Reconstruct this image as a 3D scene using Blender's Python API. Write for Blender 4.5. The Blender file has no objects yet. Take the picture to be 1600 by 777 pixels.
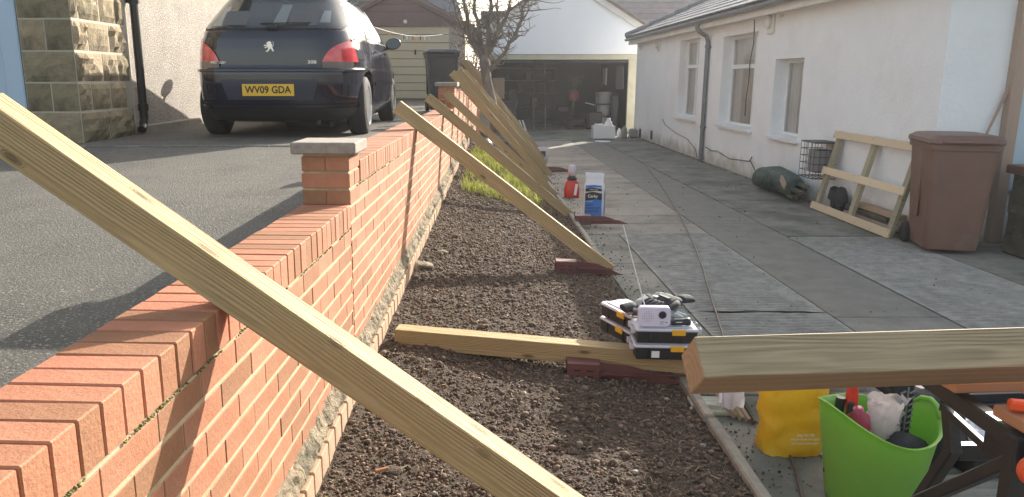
import bpy, bmesh, math, random
import numpy as np
from mathutils import Matrix, Vector, noise
random.seed(7); np.random.seed(7)
C = bpy.context.scene.collection
R = math.radians
sc = bpy.context.scene

# ------------------------------------------------------------------ camera
PITCH = R(12.5); CAMH = 1.55; F = 1200.0
cam_d = bpy.data.cameras.new("camera"); cam = bpy.data.objects.new("camera", cam_d); C.objects.link(cam)
cam.location = (0, 0, CAMH); cam.rotation_euler = (math.pi/2 - PITCH, 0, 0)
cam_d.sensor_width = 36; cam_d.lens = 36*F/1600; cam_d.shift_x = 55/1600
cam_d.clip_start = .05; cam_d.clip_end = 1500
sc.camera = cam
# ------------------------------------------------------------------ sky and sun
SX, SY, SZ = 1.0, 1.55, 0.76
az = math.atan2(SX, SY); el = math.atan2(SZ, math.hypot(SX, SY))
w = bpy.data.worlds.new("World"); sc.world = w; w.use_nodes = True
nt = w.node_tree; bg = nt.nodes['Background']
sky = nt.nodes.new('ShaderNodeTexSky'); sky.sky_type = 'NISHITA'; sky.sun_disc = False
sky.sun_elevation = el; sky.sun_rotation = az; sky.air_density = 1.3; sky.dust_density = 3.0; sky.ozone_density = .35
sat = nt.nodes.new('ShaderNodeHueSaturation'); sat.inputs['Saturation'].default_value = .62
nt.links.new(sky.outputs[0], sat.inputs['Color']); nt.links.new(sat.outputs[0], bg.inputs[0]); bg.inputs[1].default_value = 0.148
sd = bpy.data.lights.new("sun", 'SUN'); sd.energy = 5.0; sd.angle = R(.5); sd.color = (1, .93, .82)
so = bpy.data.objects.new("sun", sd); C.objects.link(so)
so.rotation_euler = Vector((-SX, -SY, -SZ)).to_track_quat('-Z', 'Y').to_euler()
sc.view_settings.view_transform = 'Standard'; sc.view_settings.look = 'None'
sc.view_settings.exposure = 1.08; sc.view_settings.gamma = 1
sc.cycles.max_bounces = 6; sc.cycles.transparent_max_bounces = 8
sc.cycles.use_denoising = True

def W(px, py, zc):
    "point seen at pixel (px,py) of the 1600 px photograph at camera depth zc"
    X = (px-745)*zc/F; yc = (388.5-py)/F*zc
    return Vector((X, zc*math.cos(PITCH)+yc*math.sin(PITCH), CAMH - zc*math.sin(PITCH)+yc*math.cos(PITCH)))
def G(px, py, z=0.0):
    "same, on the level z"
    h = CAMH - z; t = (py-388.5)/F
    zc = h/(math.sin(PITCH)+t*math.cos(PITCH))
    return W(px, py, zc)

# ------------------------------------------------------------------ mesh helpers
_cb = {}
def chamfer(sx, sy, sz, b):
    k = (round(sx, 4), round(sy, 4), round(sz, 4), b)
    if k not in _cb:
        bm = bmesh.new(); bmesh.ops.create_cube(bm, size=1)
        for v in bm.verts: v.co = Vector((v.co.x*sx, v.co.y*sy, v.co.z*sz))
        if b > 0: bmesh.ops.bevel(bm, geom=bm.edges[:], offset=b, segments=1, affect='EDGES')
        bm.verts.index_update()
        _cb[k] = ([v.co.copy() for v in bm.verts], [[v.index for v in f.verts] for f in bm.faces]); bm.free()
    return _cb[k]
class MB:
    def __init__(s): s.v = []; s.f = []; s.mi = []; s.m = 0
    def add(s, vs, fs, T=None):
        n = len(s.v)
        s.v += [tuple(T @ Vector(v)) if T is not None else tuple(v) for v in vs]
        s.f += [[i+n for i in f] for f in fs]; s.mi += [s.m]*len(fs); return s
    def cb(s, c, size, b=.004, T=None, rot=None):
        vs, fs = chamfer(size[0], size[1], size[2], b)
        L = Matrix.Translation(Vector(c))
        if rot is not None: L = L @ (rot if isinstance(rot, Matrix) else Matrix.Rotation(rot, 4, 'Z'))
        return s.add(vs, fs, (T @ L) if T is not None else L)
    def box(s, x0, x1, y0, y1, z0, z1, b=0, T=None):
        return s.cb(((x0+x1)/2, (y0+y1)/2, (z0+z1)/2), (abs(x1-x0), abs(y1-y0), abs(z1-z0)), b, T)
    def bar(s, a, b_, w_, h_, bev=.002, up=(0, 0, 1), T=None):
        a = Vector(a); b_ = Vector(b_); d = b_-a; L = d.length; x = d.normalized()
        z = Vector(up); y = z.cross(x)
        if y.length < 1e-4: y = Vector((0, 1, 0)).cross(x)
        y.normalize(); z = x.cross(y)
        m = Matrix((x, y, z)).transposed().to_4x4(); m.translation = (a+b_)/2
        vs, fs = chamfer(L, w_, h_, bev)
        return s.add(vs, fs, (T @ m) if T is not None else m)
    def tube(s, pts, r, n=8, caps=True, T=None):
        pts = [Vector(p) for p in pts]; rs = r if isinstance(r, (list, tuple)) else [r]*len(pts)
        vs = []; fs = []; prev = None
        for i, p in enumerate(pts):
            t = (pts[min(i+1, len(pts)-1)]-pts[max(i-1, 0)]).normalized()
            if prev is None:
                a = Vector((0, 0, 1)) if abs(t.z) < .9 else Vector((1, 0, 0)); u = t.cross(a).normalized()
            else:
                u = (prev - t*prev.dot(t)).normalized()
            prev = u; v = t.cross(u)
            for k in range(n):
                an = 2*math.pi*k/n; vs.append(p+(u*math.cos(an)+v*math.sin(an))*rs[i])
        for i in range(len(pts)-1):
            for k in range(n):
                a = i*n+k; b = i*n+(k+1) % n; fs.append([a, b, b+n, a+n])
        if caps: fs.append(list(range(n))[::-1]); fs.append([len(vs)-n+k for k in range(n)])
        return s.add(vs, fs, T)
    def lathe(s, prof, n=24, T=None, caps=True):
        vs = []; fs = []
        for r, z in prof:
            for k in range(n):
                a = 2*math.pi*k/n; vs.append((r*math.cos(a), r*math.sin(a), z))
        for i in range(len(prof)-1):
            for k in range(n):
                a = i*n+k; b = i*n+(k+1) % n; fs.append([a, b, b+n, a+n])
        if caps: fs.append(list(range(n))[::-1]); fs.append([len(vs)-n+k for k in range(n)])
        return s.add(vs, fs, T)
    def loft(s, rings, T=None, caps=True, closed=True):
        n = len(rings[0]); vs = [p for r in rings for p in r]; fs = []
        for i in range(len(rings)-1):
            for k in range(n if closed else n-1):
                a = i*n+k; b = i*n+(k+1) % n; fs.append([a, b, b+n, a+n])
        if caps: fs.append(list(range(n))[::-1]); fs.append([len(vs)-n+k for k in range(n)])
        return s.add(vs, fs, T)
    def prism(s, pts, z0, z1, T=None):
        n = len(pts); vs = [(x, y, z0) for x, y in pts]+[(x, y, z1) for x, y in pts]
        fs = [list(range(n))[::-1], [n+k for k in range(n)]]+[[k, (k+1) % n, n+(k+1) % n, n+k] for k in range(n)]
        return s.add(vs, fs, T)
    def grid(s, fn, nu, nv, T=None):
        vs = [fn(i/nu, j/nv) for j in range(nv+1) for i in range(nu+1)]
        fs = [[j*(nu+1)+i, j*(nu+1)+i+1, (j+1)*(nu+1)+i+1, (j+1)*(nu+1)+i] for j in range(nv) for i in range(nu)]
        return s.add(vs, fs, T)
    def mesh(s, name, mats, smooth=False, T=None):
        me = bpy.data.meshes.new(name)
        v = s.v if T is None else [tuple(T @ Vector(p)) for p in s.v]
        me.from_pydata(v, [], s.f)
        for m in (mats if isinstance(mats, (list, tuple)) else [mats]): me.materials.append(m)
        me.polygons.foreach_set('material_index', s.mi)
        if smooth: me.polygons.foreach_set('use_smooth', [True]*len(s.f))
        me.update(); return me
WM = {}
def thing(name, label=None, cat=None, loc=(0, 0, 0), rot=0, group=None, kind=None):
    o = bpy.data.objects.new(name, None); C.objects.link(o); o.empty_display_size = .1
    o.location = loc
    m = Matrix.Translation(Vector(loc))
    if isinstance(rot, Matrix): o.matrix_world = m @ rot; WM[o.name] = m @ rot
    else: o.rotation_euler = (0, 0, rot); WM[o.name] = m @ Matrix.Rotation(rot, 4, 'Z')
    tag(o, label, cat, group, kind); return o
def tag(o, label=None, cat=None, group=None, kind=None):
    if label: o['label'] = label
    if cat: o['category'] = cat
    if group: o['group'] = group
    if kind: o['kind'] = kind
    return o
def part(name, mb, mats, parent=None, smooth=False, world=False, label=None, kind=None):
    T = WM[parent.name].inverted() if (world and parent is not None) else None
    o = bpy.data.objects.new(name, mb.mesh(name, mats, smooth, T)); C.objects.link(o)
    if parent is not None: o.parent = parent; WM[o.name] = WM[parent.name].copy()
    else: WM[o.name] = Matrix()
    if smooth == 'auto' :
        pass
    return tag(o, label, None, None, kind)
def solo(name, mb, mats, label, cat, group=None, smooth=False, kind=None):
    "a thing that is one mesh, built in world coordinates; origin moved to its base"
    vs = np.array(mb.v); c = Vector(((vs[:, 0].min()+vs[:, 0].max())/2, (vs[:, 1].min()+vs[:, 1].max())/2, vs[:, 2].min()))
    me = mb.mesh(name, mats, smooth, Matrix.Translation(-c))
    o = bpy.data.objects.new(name, me); C.objects.link(o); o.location = c; WM[o.name] = Matrix.Translation(c)
    return tag(o, label, cat, group, kind)
def inst(name, me, parent, L, world_parent=None):
    o = bpy.data.objects.new(name, me); C.objects.link(o); o.parent = parent; o.matrix_local = L
    WM[o.name] = WM[parent.name] @ L; return o
def struct(name, mb, mats, smooth=False):
    o = part(name, mb, mats, None, smooth); o['kind'] = 'structure'; return o
def smooth_by_angle(o, ang=35):
    bm = bmesh.new(); bm.from_mesh(o.data)
    for f in bm.faces: f.smooth = True
    for e in bm.edges:
        if len(e.link_faces) == 2 and e.calc_face_angle(0) > R(ang): e.smooth = False
    bm.to_mesh(o.data); bm.free(); return o
def textmesh(s, size, depth=.0006, align='CENTER', bold=0.0):
    cu = bpy.data.curves.new('txt', 'FONT'); cu.body = s; cu.size = size; cu.extrude = depth; cu.align_x = align; cu.align_y = 'CENTER'
    cu.offset = bold; cu.resolution_u = 3
    o = bpy.data.objects.new('txt', cu); C.objects.link(o)
    dg = bpy.context.evaluated_depsgraph_get(); me = bpy.data.meshes.new_from_object(o.evaluated_get(dg))
    bpy.data.objects.remove(o); return me
def text(name, s, size, mat, parent, L, bold=0.0, sx=1.0, align='CENTER'):
    me = textmesh(s, size, align=align, bold=bold); me.materials.clear(); me.materials.append(mat)
    for v in me.vertices: v.co.x *= sx
    o = bpy.data.objects.new(name, me); C.objects.link(o)
    o.parent = parent; o.matrix_local = L; return o
FRONT = Matrix.Rotation(R(90), 4, 'X')     # text plane: x right, z up, facing -y

# ------------------------------------------------------------------ materials
def mat(name, c1, c2=None, scale=4, rough=.75, bump=0, bscale=None, bdist=.01, island=0.0, objrand=0.0, stain=None, sscale=1.2,
        sthr=(.5, .7), metal=0, coat=0, stretch=(1, 1, 1), spec=.5, detail=8, speck=None, spscale=200, trans=0, c3=None, alpha=1):
    m = bpy.data.materials.new(name); m.use_nodes = True; t = m.node_tree; N = t.nodes; Lk = t.links
    b = N['Principled BSDF']
    tc = N.new('ShaderNodeTexCoord'); mp = N.new('ShaderNodeMapping'); mp.inputs['Scale'].default_value = stretch
    Lk.new(tc.outputs['Object'], mp.inputs[0]); vec = mp.outputs[0]
    def noi(sc_, de=detail, ro=.6, off=0):
        n = N.new('ShaderNodeTexNoise'); n.inputs['Scale'].default_value = sc_; n.inputs['Detail'].default_value = de; n.inputs['Roughness'].default_value = ro
        Lk.new(vec, n.inputs['Vector']); return n
    def mix(f, a, b_, typ='MIX'):
        x = N.new('ShaderNodeMix'); x.data_type = 'RGBA'; x.blend_type = typ
        for i, val in ((0, f), (6, a), (7, b_)):
            if isinstance(val, (int, float)): x.inputs[i].default_value = val
            elif isinstance(val, (tuple, list)): x.inputs[i].default_value = (*val[:3], 1)
            else: Lk.new(val, x.inputs[i])
        return x.outputs[2]
    def ramp(src, lo, hi):
        r = N.new('ShaderNodeMapRange'); r.inputs[1].default_value = lo; r.inputs[2].default_value = hi; Lk.new(src, r.inputs[0]); return r.outputs[0]
    col = tuple(c1)
    if c2 is not None: col = mix(ramp(noi(scale).outputs[0], .32, .68), c1, c2)
    if c3 is not None: col = mix(ramp(noi(scale*.37, 5).outputs[0], .45, .72), col, c3)
    if speck is not None: col = mix(ramp(noi(spscale, 2).outputs[0], .58, .66), col, speck)
    if stain is not None: col = mix(ramp(noi(sscale, 9, .68).outputs[0], *sthr), col, stain)
    if island or objrand:
        src = None
        if island: g = N.new('ShaderNodeNewGeometry'); src = g.outputs['Random Per Island']; am = island
        else: g = N.new('ShaderNodeObjectInfo'); src = g.outputs['Random']; am = objrand
        if island and objrand:
            g2 = N.new('ShaderNodeObjectInfo'); ad = N.new('ShaderNodeMath'); ad.operation = 'ADD'; Lk.new(src, ad.inputs[0]); Lk.new(g2.outputs['Random'], ad.inputs[1])
            fr = N.new('ShaderNodeMath'); fr.operation = 'FRACT'; Lk.new(ad.outputs[0], fr.inputs[0]); src = fr.outputs[0]
        mr = N.new('ShaderNodeMapRange'); mr.inputs[3].default_value = 1-am; mr.inputs[4].default_value = 1+am; Lk.new(src, mr.inputs[0])
        hs = N.new('ShaderNodeHueSaturation'); Lk.new(mr.outputs[0], hs.inputs['Value'])
        m2 = N.new('ShaderNodeMapRange'); m2.inputs[3].default_value = .5+am*.03; m2.inputs[4].default_value = .5-am*.03; Lk.new(src, m2.inputs[0]); Lk.new(m2.outputs[0], hs.inputs['Hue'])
        if isinstance(col, tuple): hs.inputs['Color'].default_value = (*col, 1)
        else: Lk.new(col, hs.inputs['Color'])
        col = hs.outputs[0]
    if isinstance(col, tuple): b.inputs['Base Color'].default_value = (*col, 1)
    else: Lk.new(col, b.inputs['Base Color'])
    b.inputs['Roughness'].default_value = rough; b.inputs['Metallic'].default_value = metal
    b.inputs['Coat Weight'].default_value = coat; b.inputs['Coat Roughness'].default_value = .04
    b.inputs['Specular IOR Level'].default_value = spec; b.inputs['Transmission Weight'].default_value = trans; b.inputs['Alpha'].default_value = alpha
    if bump:
        bp = N.new('ShaderNodeBump'); bp.inputs['Strength'].default_value = bump; bp.inputs['Distance'].default_value = bdist
        Lk.new(noi(bscale or scale*4, 6, .65).outputs[0], bp.inputs['Height']); Lk.new(bp.outputs[0], b.inputs['Normal'])
    return m
def wood_mat(name, light, dark, ring=130, bump=.35, rough=.75, green=None):
    m = bpy.data.materials.new(name); m.use_nodes = True; t = m.node_tree; N = t.nodes; Lk = t.links; b = N['Principled BSDF']
    def math_(op, a, b_=None, c=None):
        x = N.new('ShaderNodeMath'); x.operation = op
        for i, v in enumerate((a, b_, c)):
            if v is None: continue
            if isinstance(v, (int, float)): x.inputs[i].default_value = v
            else: Lk.new(v, x.inputs[i])
        return x.outputs[0]
    tc = N.new('ShaderNodeTexCoord'); oi = N.new('ShaderNodeObjectInfo')
    of = N.new('ShaderNodeVectorMath'); of.operation = 'SCALE'; of.inputs[0].default_value = (17, 3, 5); Lk.new(oi.outputs['Random'], of.inputs['Scale'])
    ad = N.new('ShaderNodeVectorMath'); ad.operation = 'ADD'; Lk.new(tc.outputs['Object'], ad.inputs[0]); Lk.new(of.outputs[0], ad.inputs[1])
    ms = N.new('ShaderNodeMapping'); ms.inputs['Scale'].default_value = (.9, 6, 6); Lk.new(ad.outputs[0], ms.inputs[0])
    n1 = N.new('ShaderNodeTexNoise'); n1.inputs['Scale'].default_value = 1.6; n1.inputs['Detail'].default_value = 3; Lk.new(ms.outputs[0], n1.inputs['Vector'])
    # knots
    mk = N.new('ShaderNodeMapping'); mk.inputs['Scale'].default_value = (4.2, 14, 14); Lk.new(ad.outputs[0], mk.inputs[0])
    vo = N.new('ShaderNodeTexVoronoi'); vo.inputs['Scale'].default_value = 1; Lk.new(mk.outputs[0], vo.inputs['Vector'])
    knot = N.new('ShaderNodeMapRange'); knot.inputs[1].default_value = .17; knot.inputs[2].default_value = .06; Lk.new(vo.outputs[0], knot.inputs[0])
    sp = N.new('ShaderNodeSeparateXYZ'); Lk.new(tc.outputs['Object'], sp.inputs[0])
    y = math_('ADD', sp.outputs[1], .021); z = math_('ADD', sp.outputs[2], .034)
    rr = math_('SQRT', math_('ADD', math_('MULTIPLY', y, y), math_('MULTIPLY', z, z)))
    rr = math_('ADD', rr, math_('MULTIPLY', n1.outputs[0], .034)); rr = math_('ADD', rr, math_('MULTIPLY', knot.outputs[0], .02))
    s_ = math_('SINE', math_('MULTIPLY', rr, ring*6.28)); s_ = math_('ADD', math_('MULTIPLY', s_, .5), .5)
    mf = N.new('ShaderNodeMapping'); mf.inputs['Scale'].default_value = (3, 90, 90); Lk.new(ad.outputs[0], mf.inputs[0])
    n2 = N.new('ShaderNodeTexNoise'); n2.inputs['Scale'].default_value = 1.5; n2.inputs['Detail'].default_value = 6; Lk.new(mf.outputs[0], n2.inputs['Vector'])
    fac = math_('ADD', math_('MULTIPLY', s_, .42), math_('MULTIPLY', n2.outputs[0], .72)); 
    def mix(f, a, b_):
        x = N.new('ShaderNodeMix'); x.data_type = 'RGBA'
        for i, val in ((0, f), (6, a), (7, b_)):
            if isinstance(val, tuple): x.inputs[i].default_value = (*val, 1)
            elif isinstance(val, float): x.inputs[i].default_value = val
            else: Lk.new(val, x.inputs[i])
        return x.outputs[2]
    col = mix(fac, light, dark)
    if green: 
        n3 = N.new('ShaderNodeTexNoise'); n3.inputs['Scale'].default_value = 2.2; Lk.new(ad.outputs[0], n3.inputs['Vector'])
        g = N.new('ShaderNodeMapRange'); g.inputs[1].default_value = .4; g.inputs[2].default_value = .65; Lk.new(n3.outputs[0], g.inputs[0]); col = mix(g.outputs[0], col, green)
    kc = math_('MULTIPLY', knot.outputs[0], .8)
    col = mix(kc, col, tuple(x*.32 for x in dark)); 
    hs = N.new('ShaderNodeHueSaturation'); mr = N.new('ShaderNodeMapRange'); mr.inputs[3].default_value = .88; mr.inputs[4].default_value = 1.1; Lk.new(oi.outputs['Random'], mr.inputs[0]); Lk.new(mr.outputs[0], hs.inputs['Value']); Lk.new(col, hs.inputs['Color'])
    Lk.new(hs.outputs[0], b.inputs['Base Color']); b.inputs['Roughness'].default_value = rough
    bp = N.new('ShaderNodeBump'); bp.inputs['Strength'].default_value = bump; bp.inputs['Distance'].default_value = .005
    Lk.new(math_('ADD', math_('MULTIPLY', s_, -.4), n2.outputs[0]), bp.inputs['Height']); Lk.new(bp.outputs[0], b.inputs['Normal'])
    return m
def glass_mat(name, tint=(.8, .85, .88), ior=1.5, base=.04):
    m = bpy.data.materials.new(name); m.use_nodes = True; t = m.node_tree; N = t.nodes; Lk = t.links
    out = N['Material Output']; N.remove(N['Principled BSDF'])
    tr = N.new('ShaderNodeBsdfTransparent'); tr.inputs[0].default_value = (*tint, 1); gl = N.new('ShaderNodeBsdfGlossy'); gl.inputs['Roughness'].default_value = .02
    fr = N.new('ShaderNodeFresnel'); fr.inputs[0].default_value = ior; ad = N.new('ShaderNodeMath'); ad.inputs[1].default_value = base; Lk.new(fr.outputs[0], ad.inputs[0])
    mx = N.new('ShaderNodeMixShader'); Lk.new(ad.outputs[0], mx.inputs[0]); Lk.new(tr.outputs[0], mx.inputs[1]); Lk.new(gl.outputs[0], mx.inputs[2]); Lk.new(mx.outputs[0], out.inputs[0])
    return m
def trans_mat(name, col, tcol, rough=.5, amt=.45, bump=0):
    m = mat(name, col, tuple(x*.9 for x in col), 8, rough, bump=bump, bscale=14, bdist=.02); t = m.node_tree; N = t.nodes; Lk = t.links
    tl = N.new('ShaderNodeBsdfTranslucent'); tl.inputs[0].default_value = (*tcol, 1); mx = N.new('ShaderNodeMixShader'); mx.inputs[0].default_value = amt
    Lk.new(N['Principled BSDF'].outputs[0], mx.inputs[1]); Lk.new(tl.outputs[0], mx.inputs[2]); Lk.new(mx.outputs[0], N['Material Output'].inputs[0]); return m

m_brick = mat('red_brick', (.36, .145, .075), (.43, .19, .10), 11, .8, bump=.7, bscale=90, bdist=.004, objrand=.24, island=.24, c3=(.43, .21, .12), stain=(.25, .10, .055), sscale=7, sthr=(.52, .8), speck=(.38, .18, .10), spscale=150)
m_mortar = mat('sand_mortar', (.60, .47, .31), (.44, .35, .22), 18, .95, bump=.6, bscale=120, bdist=.004, stain=(.30, .28, .14), sscale=2.3, sthr=(.55, .7))
m_haunch = mat('rough_mortar_ledge', (.42, .34, .235), (.20, .165, .11), 14, .95, bump=1, bscale=60, bdist=.02, stain=(.13, .12, .08), sscale=9, sthr=(.5, .62))
m_footbrick = mat('footing_brick', (.48, .33, .22), (.36, .24, .15), 9, .9, bump=.5, bscale=60, bdist=.004, island=.2)
m_cap = mat('concrete_cap', (.36, .315, .265), (.25, .22, .19), 40, .9, bump=.5, bscale=120, bdist=.003)
m_tarmac = mat('tarmac', (.125, .117, .098), (.078, .073, .061), 3, .85, bump=1, bscale=90, bdist=.014, speck=(.32, .30, .265), spscale=95, stain=(.145, .137, .118), sscale=.8, sthr=(.45, .75))
m_soil = mat('dark_soil', (.095, .066, .043), (.05, .035, .023), 20, .95, bump=1, bscale=70, bdist=.02, speck=(.13, .10, .07), spscale=90)
m_crumb = mat('soil_crumb', (.185, .135, .096), (.095, .067, .046), 30, .95, island=.45)
m_pebble_stone = mat('pale_stone', (.42, .36, .28), (.30, .26, .2), 20, .8, island=.3)
m_straw = mat('straw', (.40, .31, .19), (.25, .19, .11), 20, .9, island=.3)
m_conc = mat('old_concrete', (.27, .255, .215), (.18, .17, .142), 5, .9, bump=.5, bscale=70, bdist=.006, stain=(.095, .10, .075), sscale=1.6, sthr=(.42, .66), island=.08, objrand=.10)
m_conc_rib = mat('ribbed_concrete', (.36, .338, .295), (.22, .206, .178), 9, .9, bump=.6, bscale=60, bdist=.006, stain=(.20, .188, .16), sscale=2.4, sthr=(.5, .8), objrand=.06)
m_slab = mat('paving_slab', (.33, .29, .24), (.24, .212, .178), 4, .9, bump=.4, bscale=60, bdist=.004, stain=(.13, .125, .10), sscale=1.5, sthr=(.5, .72), objrand=.12)
m_moss = mat('mossy_strip', (.225, .212, .18), (.155, .148, .125), 5, .95, bump=.6, bscale=60, bdist=.006, stain=(.19, .18, .15), sscale=1.2, sthr=(.5, .7), objrand=.06)
m_kerb = mat('kerb_concrete', (.34, .31, .25), (.24, .22, .18), 20, .95, bump=.7, bscale=90, bdist=.006)
m_white = mat('white_render', (.87, .885, .90), (.83, .845, .86), 3, .85, bump=.7, bscale=30, bdist=.016, stain=(.77, .765, .75), sscale=1.1, sthr=(.5, .8))
t_ = m_white.node_tree; b_ = t_.nodes['Principled BSDF']; src_ = b_.inputs['Base Color'].links[0].from_socket
c_ = t_.nodes.new('ShaderNodeTexCoord'); x_ = t_.nodes.new('ShaderNodeSeparateXYZ'); t_.links.new(c_.outputs['Object'], x_.inputs[0])
n_ = t_.nodes.new('ShaderNodeTexNoise'); n_.inputs['Scale'].default_value = 3.5; n_.inputs['Detail'].default_value = 8; t_.links.new(c_.outputs['Object'], n_.inputs['Vector'])
a_ = t_.nodes.new('ShaderNodeMath'); a_.operation = 'MULTIPLY_ADD'; a_.inputs[1].default_value = -.55; t_.links.new(n_.outputs[0], a_.inputs[0]); t_.links.new(x_.outputs[2], a_.inputs[2])
r_ = t_.nodes.new('ShaderNodeMapRange'); r_.inputs[1].default_value = .02; r_.inputs[2].default_value = -.26; r_.inputs[4].default_value = .75; t_.links.new(a_.outputs[0], r_.inputs[0])
m_ = t_.nodes.new('ShaderNodeMix'); m_.data_type = 'RGBA'; m_.inputs[7].default_value = (.36, .34, .26, 1); t_.links.new(r_.outputs[0], m_.inputs[0]); t_.links.new(src_, m_.inputs[6]); t_.links.new(m_.outputs[2], b_.inputs['Base Color'])
m_white2 = mat('white_cladding', (.86, .88, .91), (.83, .85, .89), 2, .7)
m_cream = mat('cream_paint', (.55, .52, .41), (.48, .45, .34), 4, .7, stain=(.45, .38, .2), sscale=2, sthr=(.55, .75))
m_upvc = mat('white_upvc', (.82, .83, .84), rough=.35)
m_upvc_blue = mat('shade_tinted_door', (.42, .54, .66), (.38, .50, .63), 1.5, .35)  # white door; the bluish cast of its shade is put into the colour
m_glass = glass_mat('window_glass', (.90, .92, .94), 1.45, .03)
m_curtain = mat('net_curtain', (.85, .85, .84), (.70, .71, .70), 3, .9, stretch=(1, 7, .4))
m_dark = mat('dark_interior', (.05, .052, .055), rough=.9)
m_tile_grey = mat('grey_roof_tile', (.19, .205, .23), (.14, .15, .17), 5, .95, spec=.15, bump=.4, bscale=30, bdist=.01, island=.16)
m_tile_brown = mat('brown_roof_tile', (.25, .20, .20), (.19, .15, .15), 4, .85, bump=.4, bscale=20, bdist=.01, island=.14)
m_slate = mat('dark_slate', (.105, .115, .14), (.08, .088, .11), 3, .7, island=.15)
m_pipe_grey = mat('grey_pipe', (.16, .18, .19), (.13, .145, .155), 6, .45)
m_black_pipe = mat('black_pipe', (.016, .015, .015), rough=.35)
m_fascia = mat('fascia_board', (.74, .72, .68), (.66, .63, .58), 3, .6)
m_stone = mat('gritstone', (.33, .265, .165), (.21, .17, .105), 6, .9, bump=.9, bscale=22, bdist=.02, stain=(.085, .075, .05), sscale=3.2, sthr=(.5, .75), objrand=.25)
m_stonejoint = mat('pale_pointing', (.52, .47, .38), (.42, .38, .30), 20, .95, bump=.6, bscale=80, bdist=.005)
m_dash = mat('pebbledash', (.42, .38, .335), (.33, .295, .26), 3, .9, bump=1, bscale=60, bdist=.03, speck=(.72, .67, .60), spscale=48, stain=(.17, .15, .135), sscale=45, sthr=(.56, .62))
m_post = wood_mat('new_post_timber', (.54, .40, .205), (.29, .195, .088), 135, 1.0, green=(.38, .285, .14))
m_post_old = wood_mat('rough_sawn_timber', (.52, .41, .24), (.14, .10, .052), 150, 1.0, green=(.38, .295, .17))
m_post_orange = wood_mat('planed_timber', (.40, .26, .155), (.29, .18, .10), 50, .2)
m_batten = wood_mat('pale_batten', (.74, .62, .44), (.60, .46, .29), 60, .3)
m_batten_g = wood_mat('greenish_batten', (.40, .37, .25), (.30, .26, .17), 60, .3)
m_offcut = wood_mat('pale_offcut', (.62, .62, .50), (.46, .45, .34), 60, .3)
m_ox = mat('oxide_red_steel', (.17, .062, .055), (.13, .048, .045), 9, .5, bump=.15, bscale=40, bdist=.003)
m_slot = mat('dark_slot', (.02, .01, .01), rough=.8)
m_bk = mat('black_plastic', (.022, .023, .026), (.016, .017, .02), 10, .45)
m_lid = mat('pale_box_lid', (.62, .63, .68), (.58, .59, .65), 6, .25)
m_yel = mat('yellow_clip', (.80, .42, .02), rough=.4)
m_radio = mat('white_radio_shell', (.72, .69, .84), rough=.3)
m_chrome = mat('bright_metal', (.8, .8, .82), rough=.18, metal=1)
m_steel = mat('steel', (.5, .5, .5), rough=.35, metal=1)
m_grey = mat('grey_fabric', (.46, .49, .47), (.22, .25, .24), 25, .9, bump=.6, bscale=90)
m_black_fab = mat('black_fabric', (.02, .021, .024), (.035, .036, .04), 14, .85, bump=.5, bscale=40, bdist=.01)
m_green_tub = trans_mat('lime_green_rubber', (.28, .56, .10), (.42, .80, .08), .4, .38)
m_bag_yel = trans_mat('yellow_plastic_bag', (.85, .54, .02), (.95, .62, .03), .35, .3, bump=.8)
m_plas_w = trans_mat('white_plastic', (.72, .70, .76), (.8, .78, .82), .35, .4, bump=.6)
m_clear = trans_mat('crumpled_clear_bag', (.70, .62, .62), (.8, .7, .7), .2, .4, bump=1)
m_red = mat('red_plastic', (.62, .03, .02), rough=.35)
m_pink = mat('crimson_bottle', (.36, .035, .085), rough=.3)
m_orange = mat('orange_plastic', (.75, .09, .02), rough=.4)
m_wm_top = mat('workbench_board', (.46, .22, .11), (.40, .18, .09), 6, .5)
m_blk_metal = mat('black_steel', (.018, .018, .019), (.03, .028, .026), 12, .45)
m_foil = mat('silver_foil', (.75, .76, .8), rough=.3, metal=.9, bump=1, bscale=22, bdist=.03)
m_cable = mat('grey_green_cable', (.20, .19, .15), rough=.6)
m_cable_b = mat('brown_cable', (.10, .07, .05), rough=.5)
m_brownbin = mat('brown_bin_plastic', (.19, .105, .078), (.155, .085, .064), 3, .45, bump=.15, bscale=60, stain=(.20, .15, .12), sscale=2.5, sthr=(.55, .75))
m_blackbin = mat('charcoal_bin_plastic', (.045, .048, .055), (.035, .038, .045), 3, .45)
m_bark = mat('grey_bark', (.21, .18, .155), (.12, .10, .088), 9, .95, bump=1, bscale=26, bdist=.02, stretch=(1, 1, .35), stain=(.27, .27, .2), sscale=5, sthr=(.52, .7))
m_grass = mat('grass_blade', (.26, .36, .035), (.14, .24, .03), 6, .6, island=.35)
m_blue = mat('blue_print', (.03, .18, .55), rough=.4)
m_bagwhite = mat('white_paper_sack', (.72, .71, .75), (.66, .65, .70), 10, .5, bump=.4, bscale=22, bdist=.01)
m_print_blk = mat('black_print', (.012, .012, .015), rough=.5)
m_print_wht = mat('white_print', (.8, .8, .8), rough=.5)
m_tarp = mat('green_tarpaulin', (.020, .062, .045), (.014, .040, .032), 5, .5, bump=1, bscale=10, bdist=.04)
m_wire = mat('wire', (.035, .035, .035), rough=.5)
m_greyblock = mat('grey_plastic_flue', (.22, .215, .215), rough=.6)
m_beige = mat('beige_steel_door', (.50, .455, .325), (.46, .415, .295), 2, .5)
m_brownboard = mat('brown_gable_board', (.17, .125, .125), (.14, .10, .10), 3, .8)
m_lightw = mat('pale_plastic', (.80, .80, .80), rough=.4)
m_card = mat('cardboard', (.42, .30, .2), (.36, .25, .16), 5, .85)
m_tanwood = mat('tan_painted_timber', (.42, .31, .235), (.36, .26, .2), 5, .6, stretch=(1, 1, .1))
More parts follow.
